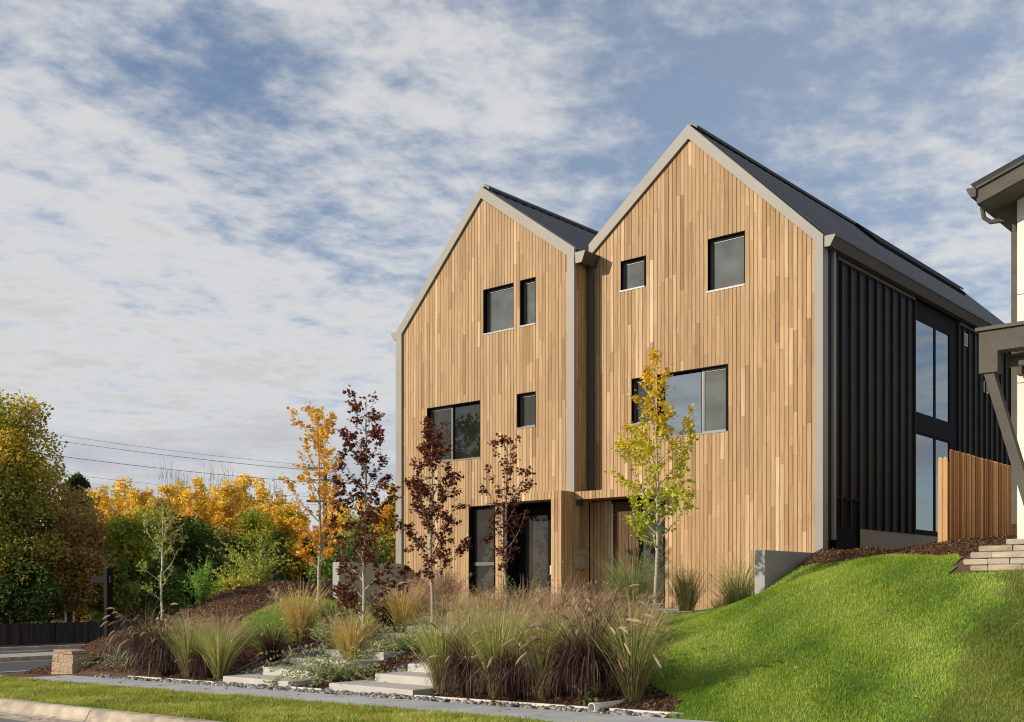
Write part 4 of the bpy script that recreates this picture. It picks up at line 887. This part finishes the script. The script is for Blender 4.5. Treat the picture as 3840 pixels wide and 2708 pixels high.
def finegrass(seed,h=1.2,nb=900,cols=None,tip=(.66,.58,.24),ta=.45,w=.0105,lean=.11,lv=.15,droop=.42,seeds=0,scol=(.45,.3,.22),base_r=.11,base=(.30,.22,.09),name='maiden_grass_clump',slen=.16):
    r=np.random.default_rng(seed); root=bpy.data.objects.new(name,None); COL.objects.link(root)
    V,F,T,P,a,m=ribbons(nb,r,base_r,lean,lv,h,.2,droop,w,6)
    cols=cols or [(.30,.37,.07),(.44,.48,.11),(.18,.25,.045),(.62,.58,.19),(.12,.16,.035)]
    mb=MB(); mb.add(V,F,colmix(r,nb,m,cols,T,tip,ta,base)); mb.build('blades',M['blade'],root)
    if seeds:
        ss=MB(); n=seeds; V,F,T,P,a,m=ribbons(n,r,base_r*.9,lean*1.1,lv,h*1.05,.12,droop*1.1,.0035,6); ss.add(V,F,colmix(r,n,m,[scol],T))
        for k in range(n):
            c=P[k][-3:]; sc=np.array(scol)*r.uniform(.7,1.3)
            # drooping feathery sprays
            t0=P[k][-2]
            for q in range(7):
                an=r.uniform(0,6.3); e=t0+(P[k][-1]-t0)*r.uniform(0,1); d=np.array([math.cos(an)*.5,math.sin(an)*.5,.6]); d/=np.linalg.norm(d); L=slen*r.uniform(.5,1)
                pts=np.array([e,e+d*L*.5,e+d*L*.85+np.array([0,0,-.02])*1,e+d*L+np.array([math.cos(an)*.02,math.sin(an)*.02,-.04])]); V_=[]; sw=np.array([-math.sin(an),math.cos(an),0])*.0035
                V_=np.concatenate([pts-sw,pts+sw]); ss.add(V_,[(i,i+1,i+5,i+4) for i in range(3)],sc)
        ss.build('seedheads',M['plume'],root)
    return root
PROTO={}
PROTO['foun']=[fountain(101,1.02,1150,26),fountain(102,1.0,1050,18),fountain(103,1.05,1250,38)]
PROTO['founup']=[fountain(111,1.0,420,20,.2,True),fountain(112,1.0,380,16,.18,True)]
PROTO['green']=[finegrass(121,1.25,520),finegrass(122,1.25,480,seeds=40,scol=(.62,.48,.27)),finegrass(123,1.2,560,cols=[(.28,.34,.07),(.46,.48,.13),(.66,.60,.22),(.16,.2,.045)],droop=.5,lean=.14)]
PROTO['tan']=[finegrass(131,1.0,520,cols=[(.50,.40,.19),(.36,.34,.13),(.60,.46,.26)],tip=(.7,.52,.3),seeds=170,scol=(.72,.50,.34),droop=.6,lean=.28,lv=.2,name='feathery_grass_clump'),finegrass(132,1.0,480,cols=[(.46,.36,.16),(.34,.32,.13),(.60,.42,.26)],tip=(.66,.45,.3),seeds=180,scol=(.64,.42,.31),droop=.7,lean=.3,lv=.22,name='feathery_grass_clump')]
PROTO['gold']=[finegrass(141,.9,520,cols=[(.62,.42,.08),(.46,.38,.10),(.74,.56,.16)],tip=(.8,.64,.32),seeds=60,scol=(.74,.58,.32),droop=.4,lean=.2,name='golden_grass_clump',base=(.25,.2,.06)),]
PROTO['reed']=[finegrass(151,.8,420,cols=[(.22,.23,.06),(.32,.27,.09),(.16,.18,.05)],tip=(.6,.45,.22),lean=.12,droop=.2,seeds=24,scol=(.42,.31,.19),name='reed_grass_clump',slen=.08)]
PROTO['pink']=[finegrass(161,.85,200,cols=[(.2,.2,.08)],tip=(.35,.2,.16),ta=.9,seeds=170,scol=(.62,.33,.30),droop=.5,lean=.3,lv=.22,name='pink_grass_clump',w=.004)]
PROTO['wild']=[finegrass(171,1.4,700,cols=[(.24,.34,.10),(.32,.38,.12),(.42,.44,.16)],tip=(.5,.48,.22),ta=.4,lean=.3,lv=.24,droop=.6,base_r=.14,base=(.12,.14,.05)),]
USED=set()
def plant(kind,v,x,y,h,label,group,sc=1.0,z=None):
    ref={'foun':1.0,'founup':.92,'green':1.18,'tan':.9,'gold':.85,'reed':.8,'pink':.8,'wild':1.15}[kind]
    p=PROTO[kind][v%len(PROTO[kind])]; s=h/ref; zz=float(H(x,y)[0])-.02 if z is None else z
    cat='grass clump'; sc=sc*(.80 if kind=='foun' else 1.0); h=h*{'tan':.90,'green':.95,'foun':1.05,'pink':.85}.get(kind,1.0); s=h/ref; sc3=(s*sc,s*sc,s)
    if p.name not in USED:
        USED.add(p.name); p.location=(x,y,zz); p.rotation_euler=(0,0,random.uniform(0,6)); p.scale=sc3; tag(p,label,cat,group); return p
    return copy_tree(p,(x,y,zz),random.uniform(0,6),sc3,label,group)
gl='ornamental grasses in the bed left of the stair runs'; gr='ornamental grasses in the bed right of the stair runs'; gd='grasses by the house entrances'
for a in [('foun',2,-20.46,12.15,1.15,'leftmost burgundy fountain grass in the left bed, topped by many pale plumes',gl),('green',0,-19.9,12.12,.9,'narrow green grass squeezed between the two leftmost burgundy clumps',gl),
 ('foun',0,-19.45,12.0,1.08,'second burgundy fountain grass from the left, beside the pebble strip',gl),('green',1,-18.75,12.05,1.05,'tan-green upright grass fourth from the left along the pavement',gl),
 ('foun',1,-18.3,12.1,.65,'small burgundy grass tucked low between two green clumps',gl),('green',2,-17.85,12.15,1.12,'pale green upright grass beside the lowest left stair slab',gl),
 ('founup',0,-17.6,13.2,.85,'dark burgundy clump with arching plumes in front of the side lawn',gl),('tan',0,-20.3,13.1,.72,'feathery pinkish grass behind the leftmost clumps',gl),('tan',1,-19.2,13.2,.72,'feathery tan grass behind the tall green clumps of the left bed',gl),
 ('gold',0,-18.0,14.2,.98,'pale straw grass standing on the side lawn edge',gl),('founup',1,-17.85,15.0,.95,'burgundy clump with upright plumes below the orange maple',gl),('gold',0,-16.0,13.85,.88,'golden grass beside the stairs left of the front dark-red maple',gl),
 ('founup',0,-17.75,16.3,.95,'dark clump behind the front dark-red maple trunk',gl),('gold',0,-17.15,16.3,.9,'bright golden grass beside the taller path light',gl),('pink',0,-17.5,17.6,1.05,'fuzzy pink grass in front of the left stucco wall',gl),('reed',0,-17.75,18.2,.95,'olive upright grass near the corner of the timber house',gl)]: plant(*a)
for a in [('green',1,-12.2,12.45,1.32,'leftmost green clump of the right bed, leaning over the stair slabs',gr),('foun',1,-11.3,12.1,.95,'first low burgundy clump from the stairs in the right bed',gr),('green',0,-10.75,12.1,1.2,'green clump between the two low burgundy clumps',gr),
 ('foun',0,-10.3,12.0,.95,'second low burgundy clump in the middle of the right bed',gr),('green',2,-9.9,12.15,1.15,'green clump left of the biggest burgundy clump',gr),('foun',2,-9.2,12.3,1.15,'biggest burgundy fountain grass, drooping over the mulch behind the drain pipe',gr,1.2),
 ('green',2,-8.55,12.45,1.28,'large straw-green clump at the right end of the bed beside the lawn',gr),
 ('tan',0,-13.2,14.3,.98,'feathery tan clump leftmost of the second row in the right bed',gr),('green',0,-12.3,13.6,1.1,'green clump behind the first low burgundy clump',gr),('tan',1,-12.6,14.7,1.0,'feathery pinkish clump second of the middle row',gr),('green',1,-11.6,13.5,1.05,'green clump behind the two low burgundy clumps',gr),
 ('tan',0,-12.0,14.95,1.0,'feathery tan clump third of the middle row',gr),('tan',1,-11.4,14.9,.95,'feathery clump in front of the wing wall foot',gr),('green',2,-10.8,13.6,1.05,'green clump behind the middle burgundy clump',gr),('founup',1,-10.7,14.6,1.05,'burgundy clump with many arching plumes behind the biggest one',gr),
 ('tan',1,-10.4,15.1,.8,'feathery pink clump left of the yellow maple trunk',gr),('tan',0,-13.7,16.2,1.05,'feathery tan clump at the sparse dark-red maple trunk',gr),('tan',1,-13.1,16.5,1.05,'feathery pink clump in front of the left entrance',gr),('tan',0,-12.5,16.7,.95,'feathery clump in front of the wing wall between the entrances',gr),
 ('founup',0,-12.2,16.6,1.0,'burgundy clump with tall pale plumes in front of the letterbox',gr),('tan',1,-11.5,16.7,.85,'feathery pinkish clump in front of the right entrance',gr),('gold',0,-15.1,16.7,.75,'small golden grass at the foot of the tall narrow window',gr),('tan',0,-15.95,16.9,.8,'feathery tan grass right of the third maple trunk',gr),('tan',1,-14.4,15.9,.85,'feathery tan clump between the two stair runs',gr)]: plant(*a)
for a in [('wild',0,-13.9,20.2,1.15,'tall wild green grass in front of the right entrance door',gd),('reed',0,-13.05,21.1,.95,'small brown-green reed clump against the right timber gable',gd),('reed',0,-13.0,22.6,.5,'low spreading olive grass at the foot of the right timber gable',gd,1.8),('wild',0,-12.45,22.35,1.25,'green grass clump beside the right stucco wall',gd,.8)]: plant(*a)
for k in PROTO:
    for p in PROTO[k]:
        if p.name not in USED:
            for c in list(p.children): bpy.data.objects.remove(c)
            bpy.data.objects.remove(p)
# ------------------------------------------------------------------ shrubs with small leaves on arching stems
def shrub(name,label,x,y,h,wd,cols,seed,ns=40,leaf=.035,per=26,lean=.5,droop=.6,group=None,cat='shrub',lw=.3,z=None):
    r=np.random.default_rng(seed); zz=float(H(x,y)[0])-.02 if z is None else z
    root=thing(name,label,cat,(x,y,zz),group); V,F,T,P,a,m=ribbons(ns,r,.06,lean,.3,h,.25,droop,.007,7); P=P*np.array([wd,wd,1]); V=V*np.array([wd,wd,1])
    off=np.array([x,y,zz]); mb=MB(); mb.add(V+off,F,colmix(r,ns,m,[(.16,.13,.07)],T)); mb.build('stems',M['blade'],root)
    n=ns*per; k=np.repeat(np.arange(ns),per); t=r.uniform(.12,1,n)*7; i=np.minimum(t.astype(int),6); f=(t-i)[:,None]; c=P[k,i]*(1-f)+P[k,i+1]*f+off
    add_leaves(root,'leaves',c,r,leaf,lw,cols,up=.5)
    return root
def add_leaves(root,name,c,r,leaf,lw,cols,up=.5,m='leaf',C=None):
    n=len(c); d=r.normal(0,1,(n,3)); d[:,2]=d[:,2]*.6+up; d/=np.linalg.norm(d,axis=1)[:,None]; q=np.cross(d,r.normal(0,1,(n,3))); q/=np.linalg.norm(q,axis=1)[:,None]
    L=leaf*r.uniform(.6,1.4,n)[:,None]; W=L*lw
    V=np.stack([c,c+d*L*.5+q*W*.5,c+d*L,c+d*L*.5-q*W*.5],1).reshape(-1,3); o=np.arange(n)*4
    if C is None: cc=np.array(cols); C=cc[r.integers(0,len(cc),n)]*r.uniform(.7,1.3,(n,1))
    mb=MB(); mb.add(V,np.c_[o,o+1,o+2,o+3],np.repeat(C,4,0)); return mb.build(name,M[m],root)
GW=[(.26,.33,.15),(.35,.42,.19),(.20,.27,.10),(.46,.50,.22),(.56,.48,.2)]
shrub('willow_shrub','low sprawling grey-green shrub spilling over the lowest left stair slabs',-15.15,12.7,.95,1.35,GW,51,110,.05,60,.85,.7,lw=.45)
shrub('willow_shrub','grey-green leafy shrub under the front dark-red maple, left side',-17.0,14.3,.95,.9,GW,52,80,.05,50,.4,.4,lw=.4)
shrub('willow_shrub','light green shrub between the two dark-red maple trunks',-15.6,14.75,.8,1.2,[(.32,.42,.10),(.42,.52,.13),(.54,.56,.2)],53,85,.048,46,.7,.5,lw=.42)
shrub('leafy_shrub','tall arching bright green stems in front of the left entrance door',-14.9,17.6,1.55,.9,[(.28,.42,.07),(.38,.52,.1),(.5,.55,.12)],54,22,.05,40,.35,.9)
shrub('leafy_shrub','bright green bush on the crest of the mulch bank',-24.7,16.3,1.0,.6,[(.18,.36,.05),(.26,.46,.06),(.34,.5,.1)],55,70,.06,40,.35,.2,lw=.5)
shrub('leafy_shrub','low yellow-green bush on the bank crest left of the orange maple',-25.2,17.6,.5,1.1,[(.78,.64,.06),(.62,.6,.09),(.4,.48,.08)],56,60,.06,34,.6,.4,lw=.6)
shrub('leafy_shrub','green and yellow young tree at the bank crest behind the orange maple',-26.3,19.2,1.7,.9,[(.40,.48,.08),(.6,.58,.1),(.26,.36,.06)],57,60,.07,46,.45,.45,lw=.6)
shrub('groundcover_plant','low variegated green groundcover beside the block wall',-21.3,12.35,.42,1.9,[(.22,.36,.1),(.34,.46,.2),(.5,.56,.34)],58,90,.035,26,.9,.3,lw=.6,cat='plant')
shrub('groundcover_plant','small silver-green cushion on the mulch bank near the black post',-23.6,13.8,.35,1.2,[(.4,.48,.38),(.3,.38,.27)],59,70,.025,24,.8,.3,lw=.5,cat='plant')
shrub('leafy_shrub','dark green bush beside the grey stucco wall at the left house corner',-26.6,23.5,1.6,1.1,[(.06,.12,.025),(.1,.17,.03),(.2,.22,.05)],60,80,.08,40,.45,.4,lw=.6)
shrub('leafy_shrub','small round-leaved green plant at the foot of the right-end clump',-8.95,12.0,.35,.8,[(.2,.28,.12),(.14,.22,.08)],61,9,.055,6,.4,.3,lw=.9)
# ------------------------------------------------------------------ young maples
ML=[(0,-.35),(.28,-.42),(.62,-.22),(.42,-.05),(.92,.25),(.50,.28),(.42,.62),(.22,.42),(0,1.0),(-.22,.42),(-.42,.62),(-.50,.28),(-.92,.25),(-.42,-.05),(-.62,-.22),(-.28,-.42)]
MLp=np.array([(x,y) for x,y in ML])
def maple_leaves(c,dirs,r,size,colfn):
    n=len(c); L=size*r.uniform(.6,1.25,n); nrm=r.normal(0,.55,(n,3)); nrm[:,2]+=.9; nrm/=np.linalg.norm(nrm,axis=1)[:,None]
    u=dirs+r.normal(0,.5,(n,3)); u[:,2]-=.35; u-=nrm*(u*nrm).sum(1)[:,None]; u/=np.linalg.norm(u,axis=1)[:,None]+1e-9; v=np.cross(nrm,u)
    q=MLp; fold=np.abs(q[:,0])*.25
    V=c[:,None]+L[:,None,None]*(u[:,None]*(q[None,:,1:2]+.4)*.62+v[:,None]*q[None,:,0:1]*.62-nrm[:,None]*fold[None,:,None])
    K=len(q); V=V.reshape(-1,3); o=np.arange(n)[:,None]*K
    # fan of quads/tris around the midrib keeps the concave outline exact
    F4=np.array([(0,1,15,0)]); tris=[(0,1,3),(1,2,3),(3,4,5),(3,5,7),(5,6,7),(0,3,7),(0,7,8),(0,8,9),(0,9,13),(9,10,11),(9,11,13),(11,12,13),(13,14,15),(0,13,15)]
    F=(np.array(tris)[None]+o[:,:,None]).reshape(-1,3); return V,F,np.repeat(colfn(c,n),K,0)
def maple(label,x,y,h,h0,prof,n1,seed,cols,size=.085,dens=1.0,tw=.03,bend=.0,leader=1,upcol=None,z=None,droop=0.,name='young_maple',bark='bark_pale'):
    r=np.random.default_rng(seed); zz=float(H(x,y)[0])-.03 if z is None else z; root=thing(name,label,'tree',(x,y,zz),'young trees planted in front of the house')
    off=np.array([x,y,zz]); mb=MB(); lp=[];ld=[]
    T=np.linspace(0,1,16); wob=np.cumsum(r.normal(0,.012,(16,2)),0)*h/4; wob-=wob[0]; tr=np.c_[wob[:,0]+bend*T**2,wob[:,1],T*h]; rad=tw*(1-T)**.8+.004
    rad[0]*=1.25; mb.tube(tr+off,rad,7)
    def at(t): k=min(int(t*15),14); f=t*15-k; return tr[k]*(1-f)+tr[k+1]*f
    def grow(p,d,L,rb,lvl):
        n=max(4,int(L/.1)); pts=[p]; q=p.copy(); dd=d.copy()
        for i in range(n):
            dd=dd+r.normal(0,.07,3)+np.array([0,0,.055 if lvl==0 else .03-droop]); dd/=np.linalg.norm(dd); q=q+dd*L/n; pts.append(q.copy())
            f=(i+1)/n
            if f>.22 or lvl>0:
                for _ in range(r.poisson(dens*(3.6 if lvl else 3.0))):
                    lp.append(q+r.normal(0,.035,3)); ld.append(dd)
            if lvl==0 and f>.2 and r.random()<.42:
                s=np.cross(dd,r.normal(0,1,3)); s/=np.linalg.norm(s); e=dd*.55+s*.75; e/=np.linalg.norm(e); grow(q,e,L*r.uniform(.18,.38)*(1.2-f*.5),rb*.5,1)
        for _ in range(5): lp.append(q+r.normal(0,.05,3)); ld.append(dd)
        mb.tube(np.array(pts)+off,np.linspace(rb,.0025,len(pts)),5,cap=False)
    ga=r.uniform(0,6.3)
    for i in range(n1):
        f=(i+.5)/n1; hh=h0+(h-h0)*f*.93; t=hh/h; p=at(t); ga+=2.4+r.normal(0,.3); W=np.interp(f,[q[0] for q in prof],[q[1] for q in prof])*r.uniform(.75,1.15)
        el=np.interp(f,[0,.5,1],[.75,1.0,1.25]) ; L=W/math.cos(el)*.9; L=min(L,(h*1.02-hh)/math.sin(el)); d=np.array([math.cos(ga)*math.cos(el*.8),math.sin(ga)*math.cos(el*.8),math.sin(el*.8)])
        grow(p,d,max(L,.18),max(.004,tw*.5*(1-f*.7)),0)
    for t in np.linspace((h0+.35*(h-h0))/h,1,14):
        for _ in range(r.poisson(3.5*dens)): lp.append(at(t)+r.normal(0,.05,3)); ld.append(np.array([0,0,1.]))
    mb.build('trunk',M[bark],root,smooth=True)
    c=np.array(lp)+off; d=np.array(ld)
    def colfn(c,n):
        cc=np.array(cols); f=np.clip((c[:,2]-zz-h0)/(h-h0)+r.normal(0,.25,n),0,.999)*(len(cc)-1); k=f.astype(int); g=(f-k)[:,None]; return (cc[k]*(1-g)+cc[np.minimum(k+1,len(cc)-1)]*g)*r.uniform(.7,1.3,(n,1))
    lm=MB(); lm.add(*maple_leaves(c,d,r,size*1.12,colfn)); lm.build('crown',M['leaf'],root); return root
DR=[(.19,.055,.025),(.10,.03,.017),(.15,.042,.02),(.24,.075,.035)]
maple('orange-leaved young maple, leftmost of the young trees',-20.07,16.38,4.72,.95,[(0,.62),(.3,.72),(.6,.5),(1,.3)],26,201,[(.80,.40,.03),(.84,.48,.05),(.82,.54,.07),(.88,.58,.12)],.08,1.6,.042)
maple('tallest dark-red young maple with low branches, standing between the stair runs',-15.8,13.97,5.15,.75,[(0,.62),(.25,.72),(.55,.5),(1,.16)],27,202,DR,.08,1.45,.04)
maple('dark-red young maple in front of the wide left window, standing between the stairs',-15.8,15.77,4.55,1.15,[(0,.62),(.3,.80),(.55,.42),(.8,.22),(1,.14)],24,203,DR,.078,1.75,.04)
maple('thin dark-red young maple in front of the left entrance, nearly leafless low down',-14.25,16.31,3.85,1.15,[(0,.45),(.4,.60),(.7,.35),(1,.12)],15,204,DR,.078,.95,.035)
maple('yellow-green young maple in front of the right entrance at the lawn edge',-11.6,17.57,5.3,1.35,[(0,.9),(.2,1.1),(.45,.75),(.65,.36),(.85,.2),(1,.14)],27,205,[(.42,.54,.04),(.56,.60,.04),(.78,.62,.04),(.88,.56,.04)],.075,1.6,.038)
maple('slender white-barked young tree with sparse green leaves on the bank crest',-25.5,15.6,3.1,.5,[(0,.55),(.4,.62),(1,.15)],15,206,[(.36,.46,.1),(.28,.38,.07),(.5,.54,.16)],.08,.5,.028,name='young_aspen',bark='white_bark')
# ------------------------------------------------------------------ background trees
PAL={'locust':[(.44,.33,.04),(.30,.27,.03),(.52,.38,.07),(.16,.18,.025)],'olive':[(.17,.20,.035),(.26,.22,.04),(.11,.15,.03),(.34,.24,.045)],'russet':[(.30,.17,.06),(.38,.21,.07),(.2,.14,.05),(.24,.19,.05)],
'dark':[(.05,.085,.02),(.075,.115,.025),(.04,.06,.015)],'darkolive':[(.11,.13,.035),(.17,.17,.04),(.08,.1,.025)],'gold':[(.55,.34,.03),(.45,.31,.035),(.28,.27,.035),(.48,.27,.03)],'yg':[(.26,.29,.035),(.40,.33,.04),(.16,.2,.03)],
'spruce':[(.055,.085,.06),(.08,.11,.075),(.04,.06,.04)],'olivegreen':[(.15,.18,.035),(.22,.24,.05),(.1,.13,.03)],'green':[(.07,.13,.025),(.11,.17,.03),(.16,.2,.04)],'bright':[(.62,.46,.03),(.5,.42,.04),(.36,.36,.04)],'poplar':[(.95,.68,.07),(.9,.6,.05),(.97,.74,.16),(.9,.66,.18)]}
for k_ in PAL:
    if k_ not in('poplar',): PAL[k_]=[tuple(min(.9,1.55*q) for q in c) for c in PAL[k_]]
def bgtree(label,kind,x,y,z0,zt,w,seed,n=5200,leaf=.30,group='trees beyond the side street',ground=-2.2,cone=False,dens=1.0,twigs=False,name='tree'):
    r=np.random.default_rng(seed); root=thing(name,label,'tree',(x,y,ground),group)
    cz=(z0+zt)/2; rz=(zt-z0)/2; rx=w/2; off=np.array([x,y,0.])
    K=int(85*dens)*(2 if kind=='poplar' else 1)
    d=r.normal(0,1,(K,3)); d/=np.linalg.norm(d,axis=1)[:,None]; rad=r.random(K)**.38; lob=1+.18*np.sin(3*np.arctan2(d[:,1],d[:,0])+r.uniform(0,6))+.14*np.sin(5*d[:,2]+r.uniform(0,6))
    c=d*rad[:,None]*lob[:,None]*np.array([rx*.82,rx*.82,rz*.86])
    if cone or kind=='poplar': f=np.clip((c[:,2]/rz+1)/2,0,1); s=(1-f*(.92 if cone else .55)); c[:,:2]*=s[:,None]*1.15
    cr=np.minimum(rx,rz)*r.uniform(.16,.38,K)*(.8 if kind=='poplar' else 1)
    if cone: cr*=.7
    per=np.maximum(8,(n*cr**2/(cr**2).sum())).astype(int); k=np.repeat(np.arange(K),per); m=len(k)
    e=r.normal(0,1,(m,3)); e[:,2]=e[:,2]*.75+.15; e/=np.linalg.norm(e,axis=1)[:,None]; P=c[k]+e*(cr[k]*r.uniform(.45,1.12,m)**.8)[:,None]
    P[:,2]+=cz; P+=off
    cc=np.array(PAL[kind]); ct=cc[r.integers(0,len(cc),K)]*r.uniform(.75,1.2,(K,1)); C=ct[k]*.72+cc[r.integers(0,len(cc),m)]*.28; C=C*r.uniform(.75,1.25,(m,1))
    add_leaves(root,'crown',P,r,leaf,.8,None,up=.1,m='bgleaf',C=C)
    mb=MB(); tz=z0+(zt-z0)*.55; tr=.10+w*.028; T=np.linspace(0,1,8); tp=np.c_[x+np.sin(T*3)*.12*w/4,y+0*T,ground-.1+(tz-ground)*T]; mb.tube(tp,tr*(1-T*.7),7)
    for i in r.choice(K,min(K,14),replace=False):
        q=c[i]+off+np.array([0,0,cz]); s=tp[int(r.integers(3,7))]; 
        if q[2]<s[2]: s=tp[2]
        mid=(s+q)/2+r.normal(0,.12*w/4,3); t_=np.linspace(0,1,6)[:,None]; pts=s*(1-t_)**2+2*mid*t_*(1-t_)+q*t_**2; mb.tube(pts,np.linspace(tr*.45,.02,6),4,cap=False)
    if twigs:
        for i in range(26):
            b=np.array([x+r.normal(0,rx*.35),y+r.normal(0,rx*.35),zt-r.uniform(.4,1.6)]); d_=np.array([r.normal(0,.18),r.normal(0,.18),1]); L=r.uniform(.9,2.2); mb.tube([b,b+d_*L*.5,b+d_*L+r.normal(0,.1,3)],[.014,.01,.005],3,cap=False)
    mb.build('trunk',M['bark_dark'],root); return root
BT=[('locust',-77.5,35.6,3.5,16.3,6.4,'tall yellow-green locust tree rising highest at the left edge'),
('olive',-76.5,34.6,-.6,10.2,7.6,'broad olive and orange tree at the far left behind the dark fence'),
('russet',-77,39.5,-.8,8.9,6.6,'russet-brown leaved tree right of the far-left olive tree'),
('dark',-81,42.1,4.5,11.0,2.6,'small dark green treetop poking up right of the tall locust'),
('dark',-79.5,44.0,-1,8.4,4.6,'dark green tree with pointed top beside the russet tree'),
('yg',-77.5,45.2,.9,7.7,5.2,'yellow-green tree above the white-barked sapling'),
('dark',-77,49.5,-.8,7.7,4.8,'dark green tree right of the yellow-green one behind the sapling'),
('darkolive',-78,53,-.8,8.0,5.0,'dark olive tree in the middle of the row beyond the street'),
('yg',-77,55.5,1.0,9.0,4.4,'yellow-green tree behind the young tree on the bank'),
('spruce',-38,28.3,-1.8,4.15,2.5,'blue-green spruce left of the orange maple'),
('gold',-77,59.5,1.0,9.2,3.6,'golden tree directly behind the orange maple'),
('olivegreen',-37.5,26.9,-1.5,3.3,3.0,'olive bush-like tree left of the spruce'),
('green',-76.3,46.5,-1,4.2,4.6,'low green tree under the yellow-green tree above the sapling'),
('bright',-91,47.4,-1.5,4.4,5.6,'bright yellow tree glowing in the gap above the dark fence'),
('olivegreen',-76,42.5,-1,3.6,3.6,'low olive tree right of the black post'),
('dark',-75.8,35.2,-1,3.8,6.8,'dark shrubby undergrowth tree at the far left behind the fence'),
('yg',-57.5,52,1.8,8.2,4.0,'yellow-green tree seen between the tallest dark-red maple and the house'),
('gold',-53,49.5,2.0,8.4,2.8,'golden treetop touching the left edge of the timber house'),
('green',-34,29.5,-1.0,4.3,3.0,'green leafy tree just left of the timber house corner'),
('dark',-77,62,-1,7.4,4.6,'dark tree behind the lower crown of the orange maple'),
('dark',-77,57,-1,6.0,4.6,'dark green tree behind the spruce'),
('darkolive',-76.6,51.2,-1,5.4,4.8,'low dark olive tree below the dark pair in the middle'),
('green',-36,24.6,-1.9,2.3,2.6,'low green bush behind the bright bush on the bank crest'),
('olivegreen',-78,38,-1,4.0,5,'olive tree behind the white pole'),
('dark',-42,37,-1.6,4.2,3.4,'dark evergreen between the orange maple and the left stucco wall')]
for i,(k,x,y,z0,zt,w,l) in enumerate(BT):
    near=math.hypot(x,y)<60; bgtree(l,k,x,y,z0,zt,w,300+i,n=int(24000 if w>6.2 else 16000 if w>5 else 11000),leaf=.13 if near else .21,cone=(k=='spruce'),dens=2.0 if w>5 else 1.2,name={'spruce':'spruce_tree','locust':'locust_tree'}.get(k,'broadleaf_tree'),group=None)
PP=[(-122.7,65.8,1.3,14.5,3.6),(-113.9,62.9,1.4,13.5,3.2),(-119.9,68.2,1.3,14.6,3.6),(-111.3,65.1,1.4,14.5,3.2),(-110.1,66.1,1.4,14.0,3.2),(-108.9,67.6,1.4,14.9,3.2),(-114.7,72.7,1.3,15.3,3.6),(-106.3,69.4,1.4,14.2,3.2),(-111.9,75.1,1.3,15.5,3.6),(-103.8,71.6,1.4,14.4,3.2),(-109.1,77.5,1.3,15.4,3.6),(-101.1,73.9,1.4,13.9,3.2),(-106.3,80.0,1.3,14.4,3.6),(-98.4,76.2,1.4,12.8,3.2),(-94.3,79.8,1.4,11.8,3.4),(-92.1,81.7,1.4,11.8,3.2),(-88,84,1.4,11,3.4)]
for i,(x,y,z0,zt,w) in enumerate(PP):
    bgtree('bright yellow poplar, %s from the left in the row above the darker trees'%(['first','second','third','fourth','fifth','sixth','seventh','eighth','ninth','tenth','eleventh','twelfth','thirteenth','fourteenth','fifteenth','sixteenth','seventeenth'][i]),'poplar',x,y,z0,zt,w*1.55,400+i,n=14000,leaf=.26,group='yellow poplars in a row beyond the street',dens=1.0,twigs=i in(5,6,8,9,12,14),name='poplar_tree')
# far wood that closes the horizon
r=np.random.default_rng(77); n=26000; t=r.uniform(0,1,n); X=-190+250*t+r.normal(0,9,n); Y=60+150*t+r.normal(0,9,n); hh=7+2.5*np.sin(t*47)+1.8*np.sin(t*113+1); Z=-2+r.random(n)**.8*hh
dmy=bpy.data.objects.new('distant_wood',None)
c=np.c_[X,Y,Z]; d=r.normal(0,1,(n,3)); d/=np.linalg.norm(d,axis=1)[:,None]; q=np.cross(d,r.normal(0,1,(n,3))); q/=np.linalg.norm(q,axis=1)[:,None]; L=r.uniform(.8,1.8,n)[:,None]
V=np.stack([c-d*L/2,c+q*L/2,c+d*L/2,c-q*L/2],1).reshape(-1,3); o=np.arange(n)*4; cc=np.array([(.06,.08,.02),(.12,.12,.03),(.25,.2,.04),(.05,.06,.02)])
mb=MB(); mb.add(V,np.c_[o,o+1,o+2,o+3],np.repeat(cc[r.integers(0,4,n)],4,0)); stuff(mb.build('distant_wood',M['bgleaf']),'distant dark wood closing the horizon beyond the poplars','wood')
bpy.data.objects.remove(dmy)
# trees across the street behind the photographer, seen only as reflections in the glass
bgtree('large green street tree mirrored in the wide left window','green',-50,-8,3.5,14,9,501,n=7000,leaf=.35,group=None,ground=-.6)
bgtree('yellow street tree mirrored in the entrance glass','bright',-33,-14,2.0,7.5,5,502,n=4000,leaf=.3,group=None,ground=-.4)
for o in bpy.data.objects:
    if '_b' in o: del o['_b']
